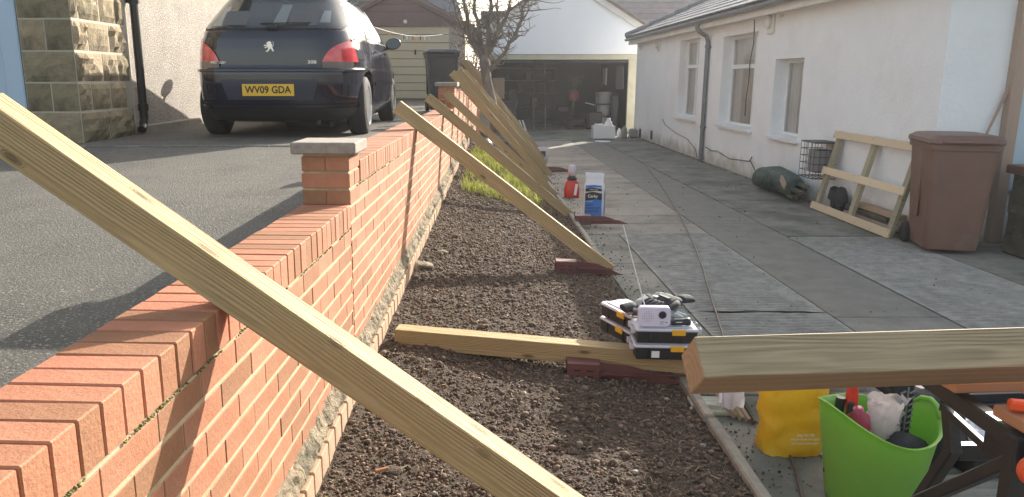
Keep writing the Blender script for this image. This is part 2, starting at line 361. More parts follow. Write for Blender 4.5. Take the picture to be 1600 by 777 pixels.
m_mosswall = mat('mossy_low_wall', (.10, .095, .065), (.055, .055, .042), 3, .95, bump=.8, bscale=26, bdist=.02, stain=(.19, .165, .10), sscale=1.7, sthr=(.5, .65), objrand=.2)
m_paint = mat('midnight_blue_car_paint', (.004, .005, .017), rough=.16, coat=.7, spec=.4)
m_carglass = glass_mat('tinted_car_glass', (.34, .37, .36), 1.5, .09)
m_tyre = mat('tyre_rubber', (.018, .018, .018), rough=.8)
m_light_red = mat('red_lamp_lens', (.58, .02, .035), (.75, .10, .11), 9, .12, coat=1)
m_light_clear = mat('smoked_lamp_lens', (.16, .13, .12), rough=.12, coat=1)
m_plate = mat('yellow_number_plate', (.80, .47, .03), rough=.35)
m_trim = mat('black_trim', (.012, .012, .013), rough=.5)
m_seat = mat('grey_car_upholstery', (.10, .105, .11), rough=.9)
m_leafdark = mat('dark_leaf', (.07, .085, .05), (.04, .05, .03), 5, .8, island=.4)
exec_parts = True

def pieces(root, name, items, m, limit=300):
    """items: (key, size, bevel, local matrix). nearest 'limit' become parts sharing meshes, the rest one stuff part"""
    W0 = WM[root.name]; cp = Vector((0, 0, CAMH))
    items = sorted(items, key=lambda it: ((W0 @ it[2]).translation-cp).length)
    cache = {}
    for size, bev, L in items[:limit]:
        k = (size, bev)
        if k not in cache: cache[k] = MB().cb((0, 0, 0), size, bev).mesh(name, m)
        inst(name, cache[k], root, L)
    if len(items) > limit:
        mb = MB()
        for size, bev, L in items[limit:]: mb.cb((0, 0, 0), size, bev, L)
        part(name+'s', mb, m, root, kind='stuff')
def T3(x, y, z, rx=0, ry=0, rz=0):
    return Matrix.Translation((x, y, z)) @ Matrix.Rotation(rz, 4, 'Z') @ Matrix.Rotation(ry, 4, 'Y') @ Matrix.Rotation(rx, 4, 'X')
rnd = random.uniform
def nz(x, y, z=0): return noise.noise(Vector((x, y, z)))

# ================================================================== ground levels
WX0, WXS = -.707, .042
def wallx(y): return WX0+WXS*y
def soilz(x, y):
    xw = wallx(y)+.05; t = min(max((x-xw)/(1.03-xw), 0), 1); zw = .125+.04*max(min(y, 11)-2.4, -1.5)
    z = .035+(zw-.035)*(1-t)**1.3
    return z+.022*nz(x*2.1, y*2.1)+.010*nz(x*7, y*7, 3)
def tarz(x, y):
    a = [(-5, .5), (1, .69), (2.3, .73), (4, .84), (7, .945), (12, .96), (30, 1.08), (90, 1.6)]
    for (y0, z0), (y1, z1) in zip(a, a[1:]):
        if y <= y1: return z0+(z1-z0)*(y-y0)/(y1-y0)
    return a[-1][1]
g = MB(); g.box(-300, 300, -60, 600, -.4, -.06); struct('ground', g, mat('street_ground', (.075, .072, .066), (.05, .05, .046), 2, .9))
# tarmac of the raised drive
g = MB()
ys = list(np.linspace(-4, 14, 73))+[18, 24, 40, 90]
for y0, y1 in zip(ys, ys[1:]):
    xr0, xr1 = wallx(y0)-.15, wallx(y1)-.15
    vs = []; 
    for y_, xr in ((y0, xr0), (y1, xr1)):
        for x_ in (-40, -6, -3.5, -2, xr): vs.append((x_, y_, tarz(x_, y_)+(.004*nz(x_, y_))))
    g.add(vs, [[k, k+1, k+6, k+5] for k in range(4)])
    g.add([(xr0, y0, tarz(0, y0)), (xr0, y0, -.1), (xr1, y1, -.1), (xr1, y1, tarz(0, y1))], [[0, 1, 2, 3]])
struct('tarmac_drive', g, m_tarmac)
# line of edging setts across the tarmac
m_edge = mat('edging_stone', (.22, .21, .18), (.15, .14, .12), 20, .9, objrand=.3)
es = thing('edging_row', kind='structure', loc=(-2.3, 7.0, tarz(0, 7)))
x = -1.42; k = 0
while x < 1.35:
    wd = rnd(.16, .3)
    part('edging_stone', MB().cb((x+wd/2, rnd(-.01, .01)+.05*math.sin(x), .004), (wd-.008, .045, .016), .004), m_edge, es); x += wd
# ================================================================== lower driveway
dr = thing('driveway', kind='structure')
def slab(x0, x1, y0, y1, m, dz=0, T=None):
    mb = MB(); mb.cb(((x0+x1)/2, (y0+y1)/2, -.025+dz), (x1-x0-.012, y1-y0-.012, .05), .005); return part('slab', mb, m, dr)
def ribbed(x0, x1, y0, y1):
    nu = 26; nv = int((y1-y0)/.009)
    def fn(u, v):
        x = x0+.006+(x1-x0-.012)*u; y = y0+.006+(y1-y0-.012)*v
        ph = y+.020*nz(x*3.2, y*1.5)+.03*nz(x*.9, y*.5, 4)
        z = .014*math.sin(ph*2*math.pi/.058)*(.75+.6*nz(x*4, y*4, 7))+.003*nz(x*24, y*24)+.004*nz(x*2, y*2)
        return (x, y, (z+.002)*min(1, 14*min(u, 1-u))**.7-.006)
    mb = MB(); mb.grid(fn, nu, nv); part('slab', mb, m_conc_rib, dr)
g = MB(); g.box(.9, 12, -6, 30, -.055, -.03); part('bedding', g, m_moss, dr)
for a, b in ((-2, .6), (.6, 2.1), (2.1, 3.6), (3.6, 5.1), (5.1, 6.4), (6.4, 7.7)): slab(1.085, 1.45, a, b, m_conc, rnd(-.002, .002))
for a, b in ((-2, 2.2), (2.2, 5.0), (5.0, 7.7)): ribbed(1.45, 2.38, a, b)
y = 7.7
while y < 19.5:
    L = rnd(.5, .62); slab(1.085, 2.38, y, min(y+L, 19.6), m_slab, rnd(-.004, .004)); y += L
for a, b in ((-2, 1.5), (1.5, 4.9), (4.9, 8.3), (8.3, 11.7), (11.7, 15.2), (15.2, 19.5)): slab(2.38, 3.12, a, b, m_moss, rnd(-.006, -.002))
for a, b in ((-2, 2.4), (2.4, 4.9), (4.9, 7.55)): ribbed(3.12, 4.2, a, b)
for a, b in ((-2, 2.4), (2.4, 4.9), (4.9, 7.3)): slab(4.2, 7.6, a, b, m_conc, rnd(-.004, .002))
y = 7.6
while y < 19.3:
    L = rnd(.55, .9); slab(3.12, 4.4, y, min(y+L, 19.6), m_conc, rnd(-.004, .002)); y += L
slab(.2, 7.6, 19.6, 23.1, m_conc, -.002)
# kerb of the bed
kb = thing('bed_edging', kind='structure', loc=(1.055, 2, 0))
y = -.4
while y < 14.5:
    L = .9; 
    if not (4.55 < y < 5.2):
        part('kerb', MB().cb((rnd(-.006, .006)+.02*(y > 5)*0, y+L/2-2, .01+rnd(-.006, .006)), (.05, L-.012, .13), .008, rot=rnd(-.008, .008)), m_kerb, kb)
    y += L
# ================================================================== soil bed
g = MB()
def sfn(u, v):
    y = 1.2+13.6*v; xa = wallx(y)-.02; x = xa+(1.06-xa)*u; return (x, y, soilz(x, y)+.007*nz(x*24, y*24)+.007*nz(x*70, y*70, 2))
g.grid(sfn, 150, 900); struct('soil_bed', g, m_soil, True)
def rocks(name, n, pf, sf, m, squash=(.6, 1), kind='stuff', label=None, cat=None):
    bm = bmesh.new(); bmesh.ops.create_icosphere(bm, subdivisions=1, radius=1); bv = np.array([v.co[:] for v in bm.verts]); bf = np.array([[v.index for v in f.verts] for f in bm.faces]); bm.free()
    V = np.zeros((n, 12 if len(bv) == 12 else len(bv), 3)); 
    for i in range(n):
        p = pf(); s = sf(p)
        q = bv*(1+np.random.uniform(-.28, .28, (len(bv), 1)))*np.array([rnd(.7, 1.3), rnd(.7, 1.3), rnd(*squash)])*s
        a = rnd(0, 6.28); c_, s_ = math.cos(a), math.sin(a)
        V[i, :, 0] = q[:, 0]*c_-q[:, 1]*s_+p[0]; V[i, :, 1] = q[:, 0]*s_+q[:, 1]*c_+p[1]; V[i, :, 2] = q[:, 2]+p[2]+s*.35
    Fc = (bf[None]+(np.arange(n)*len(bv))[:, None, None]).reshape(-1, 3)
    me = bpy.data.meshes.new(name); me.vertices.add(n*len(bv)); me.vertices.foreach_set('co', V.reshape(-1))
    me.loops.add(len(Fc)*3); me.loops.foreach_set('vertex_index', Fc.reshape(-1)); me.polygons.add(len(Fc)); me.polygons.foreach_set('loop_start', np.arange(len(Fc))*3)
    me.update(); me.validate(); me.materials.append(m); o = bpy.data.objects.new(name, me); C.objects.link(o); return tag(o, label, cat, None, kind)
def bedpt(ymax=14.5, pw=2.0):
    y = 1.4+(ymax-1.4)*random.random()**pw; xa = wallx(y)+.055; x = rnd(xa, 1.04); return (x, y, soilz(x, y))
rocks('soil_crumbs', 78000, bedpt, lambda p: (.0024+.0052*random.random()**2.5+(.008 if random.random() < .012 else 0))*(1+.09*p[1]), m_crumb, label='loose dark crumbs of dry soil covering the narrow garden bed', cat='soil')
rocks('bed_pebbles', 600, bedpt, lambda p: .003+.012*random.random()**3, m_pebble_stone, label='pale pebbles scattered over the dark soil of the bed', cat='pebbles')
g = MB()
for i in range(1500):
    p = bedpt(9, 1.7); a = rnd(0, 6.28); L = rnd(.012, .05); z = p[2]+.014
    g.tube([(p[0], p[1], z), (p[0]+math.cos(a)*L*.5, p[1]+math.sin(a)*L*.5, z+rnd(.0, .01)), (p[0]+math.cos(a)*L, p[1]+math.sin(a+.3)*L, z-.002)], rnd(.0008, .0022), 3, False)
tag(part('straw_bits', g, m_straw, None), 'dry straw and root bits lying over the dark soil', 'straw', kind='stuff')
# clods by the wall foot
for i, (px, py, s) in enumerate(((655, 420, .075), (690, 395, .04), (612, 735, .035))):
    p = G(px, py, .22 if i < 2 else .12)
    g = MB(); bm = bmesh.new(); bmesh.ops.create_icosphere(bm, subdivisions=3, radius=1)
    for v in bm.verts: v.co *= 1+.25*nz(*(v.co*2.5+Vector((i*9, 0, 0))))+.1*nz(*(v.co*7)); v.co = Vector((v.co.x*s*1.3+p.x, v.co.y*s+p.y, v.co.z*s*.45+soilz(p.x, p.y)))
    g.add([v.co.copy() for v in bm.verts], [[v.index for v in f.verts] for f in bm.faces]); bm.free()
    solo('mortar_lump' if i < 2 else 'soil_lump', g, m_haunch if i < 2 else m_soil, ['big lump of old mortar on the soil against the brick wall foot', 'smaller mortar lump further along the wall foot', 'flat pale clod of dry soil below the long foreground post'][i], 'lump', smooth=True)
# bit of broken brick + small weed
p = G(597, 742, .12); solo('brick_shard', MB().cb((p.x, p.y, soilz(p.x, p.y)+.022), (.055, .014, .012), .003, rot=.5), m_brick, 'thin red brick shard on the soil beneath the foreground post', 'shard')
# ================================================================== brick wall
ang = -math.atan(WXS)
bw = thing('brick_wall', 'long red brick garden wall with brick-on-edge top, stepping up beyond its pillar', 'wall', (WX0, 0, 0), ang)
items = []; core = MB(); dk = MB()
def coping(y0, y1, zt, x0=-.215):
    n = int((y1-y0)/.0755); pit = (y1-y0)/n
    for i in range(n):
        items.append(((.218, .0705, .1025), .003, T3(x0/2+rnd(-.0015, .0015), y0+pit*(i+.5), zt-.05125+rnd(-.001, .001), rz=rnd(-.006, .006), ry=rnd(-.006, .006))))
def face(y0, y1, ztop, zbot, x0=0.0):
    c = 0; z = ztop-.010
    while z-.065 > zbot-.07:
        y = y0-(.1125 if c % 2 else 0)
        while y < y1-.02:
            a = max(y, y0); b = min(y+.2195, y1)
            if b-a > .03: items.append(((.10, round(b-a, 3), .0635), .0016, T3(x0-.05+rnd(-.001, .0015), (a+b)/2+rnd(-.001, .001), z-.0325, rz=rnd(-.003, .003))))
            y += .2245
        z -= .075; c += 1
def ledgez(y): return .245+.034*(y-2.4)
coping(.1, 3.385, 1.0); face(.1, 3.385, .8975, .05)
coping(3.64, 10.05, 1.172); face(3.40, 10.05, 1.0695, .10)
coping(10.42, 18.8, 1.36); face(10.05, 18.8, 1.2575, .30)
core.box(-.208, -.002, .1, 3.38, -.1, .893); core.box(-.208, -.002, 3.40, 10.05, -.1, 1.065); core.box(-.208, -.003, 10.06, 18.8, -.1, 1.253)
part('mortar', core, m_mortar, bw)
dk.box(-.203, -.016, .1, 3.38, .893, .985); dk.box(-.203, -.016, 3.63, 10.05, 1.065, 1.157); dk.box(-.203, -.016, 10.42, 18.8, 1.253, 1.345)
part('coping_joint', dk, mat('dark_joint', (.09, .065, .05), rough=.95), bw)
# near pillar courses (three visible above the low coping)
for y0, zc0, n in ((3.395, 1.222, 3), (10.06, 1.44, 4)):
    g = MB(); g.box(-.206, -.006, y0+.008, y0+.222 if n == 3 else y0+.33, zc0-.3, zc0); part('pillar_mortar', g, m_mortar, bw)
    for k in range(n):
        z = zc0-.0425-k*.075; ln = .228 if n == 3 else .34
        if k % 2 == 0:
            items.append(((.106, ln, .065), .003, T3(-.160, y0+ln/2, z))); items.append(((.106, ln, .065), .003, T3(-.053, y0+ln/2, z)))
        else:
            items.append(((.2155, .106, .065), .003, T3(-.1075, y0+.053, z))); items.append(((.2155, ln-.116, .065), .003, T3(-.1075, y0+.116+(ln-.116)/2, z)))
pieces(bw, 'brick', items, m_brick)
cp = MB(); cp.cb((-.108, 3.508, 1.25), (.288, .285, .052), .006); part('pillar_cap', cp, m_cap, bw, label='grey concrete cap on the nearer pillar')
cp = MB(); cp.cb((-.108, 10.23, 1.472), (.29, .39, .055), .006); part('pillar_cap', cp, m_cap, bw, label='grey concrete cap on the farther pillar')
# rough haunch + projecting footing bricks
hn = MB()
def hfn(u, v):
    y = .3+14.5*v; z0 = ledgez(y); prof = [(-.004, .075), (.004, .05), (.022, .028), (.044, .012), (.052, -.006), (.044, -.03)]
    k = u*5; i = min(int(k), 4); f = k-i; x = (prof[i][0]*(1-f)+prof[i+1][0]*f)*.62; z = prof[i][1]*(1-f)+prof[i+1][1]*f
    am = .5+.5*math.sin(math.pi*u)
    return (x+am*(.014*nz(y*22, z*30, 1)+.009*nz(y*55, z*60, 5)), y, z0+z+am*(.02*nz(y*14, u*3, 9)+.012*nz(y*42, u*6, 2)))
hn.grid(hfn, 10, 1600); part('mortar_haunch', hn, m_haunch, bw, True)
fb = []; y = .3; sl = math.atan(.034)
while y < 14.5:
    for r_ in range(2):
        fb.append(((.06, .1, .105), .004, T3(.013+rnd(-.003, .003), y+.05+.0*r_, ledgez(y)-.078-.115*r_, rx=sl)))
    y += .112
pieces(bw, 'footing_brick', fb, m_footbrick, 120)
g = MB(); g.box(-.01, .034, .3, 14.5, -.1, .17); part('footing_core', g, m_haunch, bw)
# moss tufts in the joint
# ================================================================== house on the left
hl = thing('stone_cornered_house', 'pebbledashed house with gritstone corner and white door tinted blue for shade beside the raised drive', 'house', (-3.77, 7.4, .96))
def hp(name, mb, m, parent=hl, **k): return part(name, mb, m, parent, world=True, **k)
g = MB(); g.box(-12, -3.77, 8.56, 23.4, .7, 5.4); g.box(-12, -3.77, 7.43, 8.56, 3.35, 5.4); hp('wall', g, m_dash)
g = MB(); g.box(-3.80, -3.70, 8.62, 13.5, .9, 1.035, .01); hp('plinth', g, m_kerb)
g = MB(); g.box(-4.26, -3.765, 7.412, 8.6, .8, 3.35); hp('pointing', g, m_stonejoint)
def stone(L, wd, ht, seed, proud=.022):
    mb = MB(); nu = 6; nv = 5
    def fn(u, v):
        e = min(u, 1-u, v, 1-v); d = proud*min(1, e*7)*(.75+.5*nz(u*2+seed, v*2)+1.3*nz(u*6+seed, v*5, seed)); return ((u-.5)*wd, -d, (v-.5)*ht)
    mb.grid(fn, nu, nv); n = len(mb.v)
    mb.add([(-wd/2, 0, -ht/2), (wd/2, 0, -ht/2), (wd/2, 0, ht/2), (-wd/2, 0, ht/2), (-wd/2, .08, -ht/2), (wd/2, .08, -ht/2), (wd/2, .08, ht/2), (-wd/2, .08, ht/2)], [[0, 4, 5, 1], [1, 5, 6, 2], [2, 6, 7, 3], [3, 7, 4, 0]])
    o = bpy.data.objects.new('stone', mb.mesh('stone', m_stone)); C.objects.link(o); o.parent = hl; o.matrix_local = WM[hl.name].inverted() @ L
zs = [.93, 1.235, 1.51, 1.80, 2.09, 2.38, 2.68, 2.98, 3.28]
rows = [[.55, .60], [.26, .42, .38], [.13, .40, .34, .26], [.28, .46, .34], [.15, .42, .34, .2], [.30, .42, .38], [.14, .46, .5], [.3, .4, .4]]
for k, (z0, z1) in enumerate(zip(zs, zs[1:])):
    y = 7.405
    for wd in rows[k]:
        if k % 2: wd *= rnd(.95, 1.05)
        wd = min(wd, 8.60-y)
        if wd < .08: break
        stone(T3(-3.762, y+wd/2, (z0+z1)/2, rz=R(90)), wd-.022, z1-z0-.026, k*7+y*3, .03 if k else .045); y += wd
    for x0, x1 in (([-4.26, -4.02], [-4.02, -3.765]) if k % 2 else ([-4.26, -3.765],)):
        stone(T3((x0+x1)/2, 7.408, (z0+z1)/2), x1-x0-.014, z1-z0-.016, k*5+x0, .012)
# white front door and frame, shade blue put into the colour
g = MB(); g.box(-6.4, -4.42, 7.44, 7.50, .95, 2.10); hp('door_panel', g, m_upvc_blue)
fr = MB(); fr.box(-4.44, -4.27, 7.40, 7.52, .9, 3.3, .01); fr.box(-6.5, -4.44, 7.405, 7.51, 2.075, 2.15, .01); fr.box(-6.5, -4.44, 7.385, 7.50, 2.045, 2.07, .006); fr.box(-6.5, -4.44, 7.405, 7.51, 3.2, 3.3, .01); hp('door_frame', fr, m_upvc_blue)
g = MB(); g.box(-6.4, -4.44, 7.45, 7.46, 2.15, 3.2); hp('door_glass', g, m_glass)
g = MB(); g.box(-6.5, -4.4, 7.7, 7.75, .9, 3.3); hp('hall_wall', g, mat('hall_wall', (.12, .10, .05), rough=.9))
g = MB(); g.prism([(-3.9, 5.42), (-12, 5.42), (-12.4, 5.3), (-8, 8.2), (-3.4, 5.3)], 0, 16.2, T3(0, 23.6, 0, rx=R(90))); hp('roof', g, m_slate)
g = MB(); dx = -3.685
g.tube([(dx, 8.62, 5.2), (dx, 8.62, 1.12), (dx+.005, 8.57, 1.04), (dx+.02, 8.50, 1.0)], .045, 14)
for z in (1.2, 2.33, 3.6): g.tube([(dx, 8.62, z), (dx, 8.62, z+.075)], .056, 14)
g.box(dx-.09, dx+.06, 8.60, 8.64, 2.34, 2.38)
rp = MB(); rp.m = 0; hp('drainpipe', g, m_black_pipe, label='black cast drainpipe down the house corner')
# ================================================================== sectional garage at the end of the raised drive
ga = thing('sectional_garage', 'small beige garage with ribbed up-and-over door and brown gable', 'garage', (-1.6, 19.6, 1.03))
def gp(name, mb, m, parent=ga, **k): return part(name, mb, m, parent, world=True, **k)
gx0, gx1, gy = -2.95, -.68, 19.6
g = MB(); g.box(gx1, gx1+.32, gy, gy+5, 1.0, 2.80); g.box(gx0-.3, gx0, gy, gy+5, 1.0, 2.80); g.box(gx0, gx1, gy+4.9, gy+5, 1.0, 2.80); gp('wall', g, m_dash)
nsl = 9; zb = 1.05; zt = 2.79; hsl = (zt-zb)/nsl
for k in range(nsl):
    gp('door_slat', MB().cb(((gx0+gx1)/2, gy+.02, zb+hsl*(k+.5)), (gx1-gx0, .03, hsl-.014), .006), m_beige)
g = MB(); g.box(gx0, gx1, gy+.04, gy+.05, 1.0, 2.8); gp('door_backing', g, mat('door_shadow_line', (.2, .18, .12), rough=.8))
g = MB(); g.cb((-1.52, gy-.02, 2.18), (.04, .04, .12), .01); gp('door_handle', g, m_bk)
g = MB(); xm = (gx0+gx1)/2-.12
for k in range(5):
    z0 = 2.80+k*.17; z1 = min(z0+.165, 3.55); hw0 = (3.62-z0)/(3.62-2.8)*1.55; hw1 = max((3.62-z1)/(3.62-2.8)*1.55, .05)
    gp('gable_board', MB().prism([(xm-hw0, z0), (xm+hw0, z0), (xm+hw1, z1), (xm-hw1, z1)], 0, .03, T3(0, gy-.02+.003*k, 0, rx=R(90))), m_brownboard)
for s in (-1, 1):
    g = MB(); g.bar((xm, gy-.08, 3.66), (xm+s*1.85, gy-.08, 2.72), .05, .16, .004); gp('barge_board', g, m_brownboard)
    g = MB(); g.add([(xm, gy-.12, 3.70), (xm+s*1.95, gy-.12, 2.74), (xm+s*1.95, gy+5.2, 2.74), (xm, gy+5.2, 3.70), (xm, gy-.12, 3.66), (xm+s*1.95, gy-.12, 2.70), (xm+s*1.95, gy+5.2, 2.70), (xm, gy+5.2, 3.66)], [[0, 1, 2, 3], [7, 6, 5, 4], [0, 4, 5, 1], [1, 5, 6, 2], [2, 6, 7, 3]]); gp('roof', g, m_tile_brown)
g = MB(); g.lathe([(.05, 0), (.05, .02), (.02, .05)], 10, T3(-1.75, gy-.04, 2.9, rx=R(90))); gp('lamp', g, m_lightw)
# dark roofed house behind it
db = thing('far_dark_roofed_house', 'far house with dark slate roof rising behind the beige garage', 'house', (-1.5, 32, 1.2))
def dp(name, mb, m, parent=db, **k): return part(name, mb, m, parent, world=True, **k)
g = MB(); g.box(-5.2, -1.2, 32, 40, 1, 4.4); dp('wall', g, m_dash)
g = MB(); g.add([(-6.2, 31.4, 4.0), (-.62, 31.4, 4.1), (-1.9, 35, 7.6), (-5, 35, 7.6), (-6.2, 40, 4.0), (-.62, 40, 4.1)], [[0, 1, 2, 3], [1, 5, 2], [0, 3, 4], [4, 3, 2, 5]]); g.box(-6.2, -.62, 31.35, 31.5, 3.9, 4.08); dp('roof', g, m_slate)
for k in range(4):
    g = MB(); g.box(-2.0+k*.28, -1.8+k*.28, 31.95, 31.99, 2.9, 3.85); dp('window_post', g, m_upvc)
# ================================================================== double garage at the end of the lower drive
dg = thing('double_garage', 'white gabled double garage with its door open on a cluttered dark interior', 'garage', (2.4, 23, 0))
def dgp(name, mb, m, parent=dg, **k): return part(name, mb, m, parent, world=True, **k)
GY = 23.0; L0, L1 = .15, 4.95
g = MB(); g.box(L0, L0+.22, GY+.02, GY+7, 0, 2.9); g.box(L1-.25, L1, GY+.02, GY+2.2, 0, 2.9); g.box(L1-.25, L1, GY+3.6, GY+7, 0, 2.9)
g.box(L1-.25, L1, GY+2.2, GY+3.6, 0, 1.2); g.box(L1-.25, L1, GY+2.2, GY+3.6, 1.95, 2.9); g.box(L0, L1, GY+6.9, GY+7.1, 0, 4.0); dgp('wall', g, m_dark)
g = MB(); xm = 2.55
g.prism([(L0-.05, 2.23), (L1+.1, 2.23), (L1+.1, 2.86), (xm, 4.35), (L0-.05, 2.86)], 0, .06, T3(0, GY, 0, rx=R(90))); dgp('gable', g, m_white2)
g = MB(); g.box(L0-.05, L1, GY-.02, GY+.12, 2.08, 2.225, .004); dgp('lintel', g, m_cream)
g = MB(); g.box(4.42, 4.95, GY-.018, GY+.12, 0, 2.078, .004); dgp('door_jamb', g, m_cream)
g = MB(); g.box(L0-.05, .42, GY-.018, GY+.12, 0, 2.078, .004); dgp('door_jamb', g, m_cream)
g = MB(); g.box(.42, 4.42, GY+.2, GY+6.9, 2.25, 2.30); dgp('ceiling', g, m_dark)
g = MB(); g.box(.3, 4.7, GY+.1, GY+6.9, -.05, .004); dgp('floor', g, m_conc)
g = MB(); g.box(.42, 4.42, GY+.14, GY+.2, 2.0, 2.07); dgp('door_track', g, m_bk)
for s in (-1, 1):
    xe = xm+s*(2.62); ze = 2.72
    g = MB(); g.bar((xm, GY-.13, 4.33), (xe, GY-.13, ze), .06, .2, .004); dgp('barge_board', g, m_fascia)
    # tiles stepping down the roof plane
    it = []
    n = 9; d = Vector((xe-xm, 0, ze-4.33)); sp_ = d.length/n; th = math.atan2(ze-4.33, xe-xm) if s > 0 else math.pi+math.atan2(ze-4.33, xe-xm)
    g = MB(); g.bar((xm, GY+3.4, 4.42), (xe, GY+3.4, ze+.09), 7.3, .03, 0); dgp('roof', g, m_tile_brown)
    for k in range(n):
        for j in range(3):
            p = Vector((xm, 0, 4.47))+d*((k+.5)/n)
            it.append(((round(sp_+.05, 3), .3, .025), .003, WM[dg.name].inverted() @ T3(p.x, GY-.12+.31*j, p.z, ry=-th)))
    pieces(dg, 'tile', it, mat('verge_tile'+str(s), (.34, .31, .27), (.24, .22, .19), 6, .9, objrand=.15))
# clutter inside
def clutter(name, mb, m, label, cat, **k): return solo(name, mb, m, label, cat, **k)
sh = thing('storage_shelf', 'dark shelf rack along the back wall of the open garage', 'shelf', (1.6, GY+6.3, 0))
for z in (.5, 1.0, 1.45, 1.9): part('shelf_board', MB().box(.5, 2.9, GY+6.0, GY+6.7, z, z+.03), m_card, sh, world=True)
for x_ in (.55, 1.7, 2.85): part('shelf_post', MB().box(x_-.02, x_+.02, GY+6.0, GY+6.05, 0, 2.1), m_blk_metal, sh, world=True)
colr = [m_card, m_greyblock, m_bk, m_pipe_grey, m_mosswall]
for k in range(9):
    x_ = .65+.25*k+rnd(-.03, .03); z = (.53, 1.03, 1.48)[k % 3]; h = rnd(.2, .36)
    clutter('storage_box', MB().cb((x_, GY+6.3, z+h/2), (.2, .3, h), .008), colr[k % 5], ['tan cardboard', 'grey plastic', 'black plastic', 'blue grey', 'mossy brown'][k % 5]+' box on the '+['lower', 'middle', 'upper'][k % 3]+' shelf inside the garage, '+['leftmost', 'second from left', 'third from left', 'just left of centre', 'at the centre', 'just right of centre', 'third from right', 'second from right', 'rightmost'][k], 'box', group='boxes on the garage shelves')
ld = thing('ladder', 'wooden ladder standing upright inside the open garage', 'ladder', (1.95, GY+1.5, 0))
for x_ in (1.78, 2.14): part('stile', MB().bar((x_, GY+1.3, .0), (x_+.0, GY+1.9, 2.1),   .035, .07), m_mosswall, ld, world=True)
for k in range(7): z = .25+k*.28; part('rung', MB().bar((1.80, GY+1.3+z*.286, z), (2.12, GY+1.3+z*.286, z), .03, .03), m_mosswall, ld, world=True)
clutter('cardboard_box', MB().cb((.66, GY+.9, 1.25), (.36, .4, .62), .01), m_card, 'tall cardboard box on the left side of the open garage', 'box')
clutter('box_pile', MB().cb((.78, GY+.9, .42), (.7, .6, .84), .03), m_black_fab, 'dark sack heap under the cardboard box in the garage', 'sack')
clutter('standing_panel', MB().cb((1.10, GY+1.2, .66), (.24, .06, 1.1), .01, rot=.2), m_mosswall, 'upright brown board leaning left of the ladder', 'board')
for k in range(5):
    clutter('white_offcut', MB().bar((1.12+.09*k, GY+.35, .02), (1.03+.09*k, GY+.75, .30), .045, .02), m_lightw, ['leftmost', 'second', 'middle', 'fourth', 'rightmost'][k]+' of five white slats leaning low at the garage mouth left of the ladder', 'offcut', group='white slats leaning in the garage')
g = MB(); T = T3(3.28, GY+3.2, 1.62); vs = []
for j in range(7):
    for i in range(9):
        u = i/8-.5; v = j/6; ww = (1-v)*.62; vs.append((u*ww, .06*math.sin(u*9), -v*.55))
g.add(vs, [[j*9+i, j*9+i+1, (j+1)*9+i+1, (j+1)*9+i] for j in range(6) for i in range(8)], T)
clutter('hanging_cloth', g, m_mosswall, 'grey triangular cloth hanging at the back of the garage', 'cloth', smooth=True)
dm = thing('stacked_drum', 'pale ribbed storage drum standing right inside the garage', 'drum', (3.93, GY+1.2, 0))
for k in range(3): part('drum_section', MB().lathe([(.24, .02+.38*k), (.27, .06+.38*k), (.27, .32+.38*k), (.24, .37+.38*k)], 24, T3(0, 0, 0)), m_greyblock, dm, True)
m_reddull = mat('faded_red_paint', (.16, .025, .022), rough=.5)
fn = thing('red_seated_machine', 'red topped garden machine with handle amid the dark garage clutter', 'machine', (3.05, GY+1.3, 0))
part('hood', MB().lathe([(.0, .86), (.14, .88), (.17, 1.0), (.14, 1.14), (.05, 1.2)], 14, T3(-.05, 0, 0)), m_reddull, fn, True)
part('stem', MB().tube([(-.05, 0, .1), (-.05, 0, .9)], .035), m_bk, fn)
part('body', MB().cb((-.35, 0, .62), (.4, .3, .2), .04).cb((0.1, 0, .2), (.8, .4, .24), .05), m_slot, fn)
for x_ in (-.2, .4): part('wheel', MB().lathe([(.13, -.03), (.15, 0), (.13, .03)], 16, T3(x_, -.22, .15, rx=R(90))), m_tyre, fn)
bk = thing('upright_handlebar', 'metal handlebar of a dark trolley left of the pale drum', 'trolley', (3.62, GY+.9, 0))
part('handlebar', MB().tube([(-.3, 0, .82), (-.05, 0, .76), (.05, 0, .72), (.05, 0, .98)], .015), m_steel, bk); part('trolley_body', MB().cb((0, .1, .3), (.45, .3, .5), .04), m_bk, bk)
part('post', MB().tube([(.05, 0, .3), (.05, 0, .8)], .02), m_bk, bk)
g = MB(); g.cb((4.2, GY+.9, .55), (.2, .5, 1.0), .03); clutter('dark_cabinet', g, m_bk, 'narrow dark cabinet by the right jamb of the garage', 'cabinet')
g = MB(); g.cb((4.22, GY+2.9, 1.6), (.05, .5, .55), .01); clutter('window_reflector', g, m_upvc, 'white panel added to stand in for the bright garage side window', 'panel')  # reflecting panel added where the side window shows bright
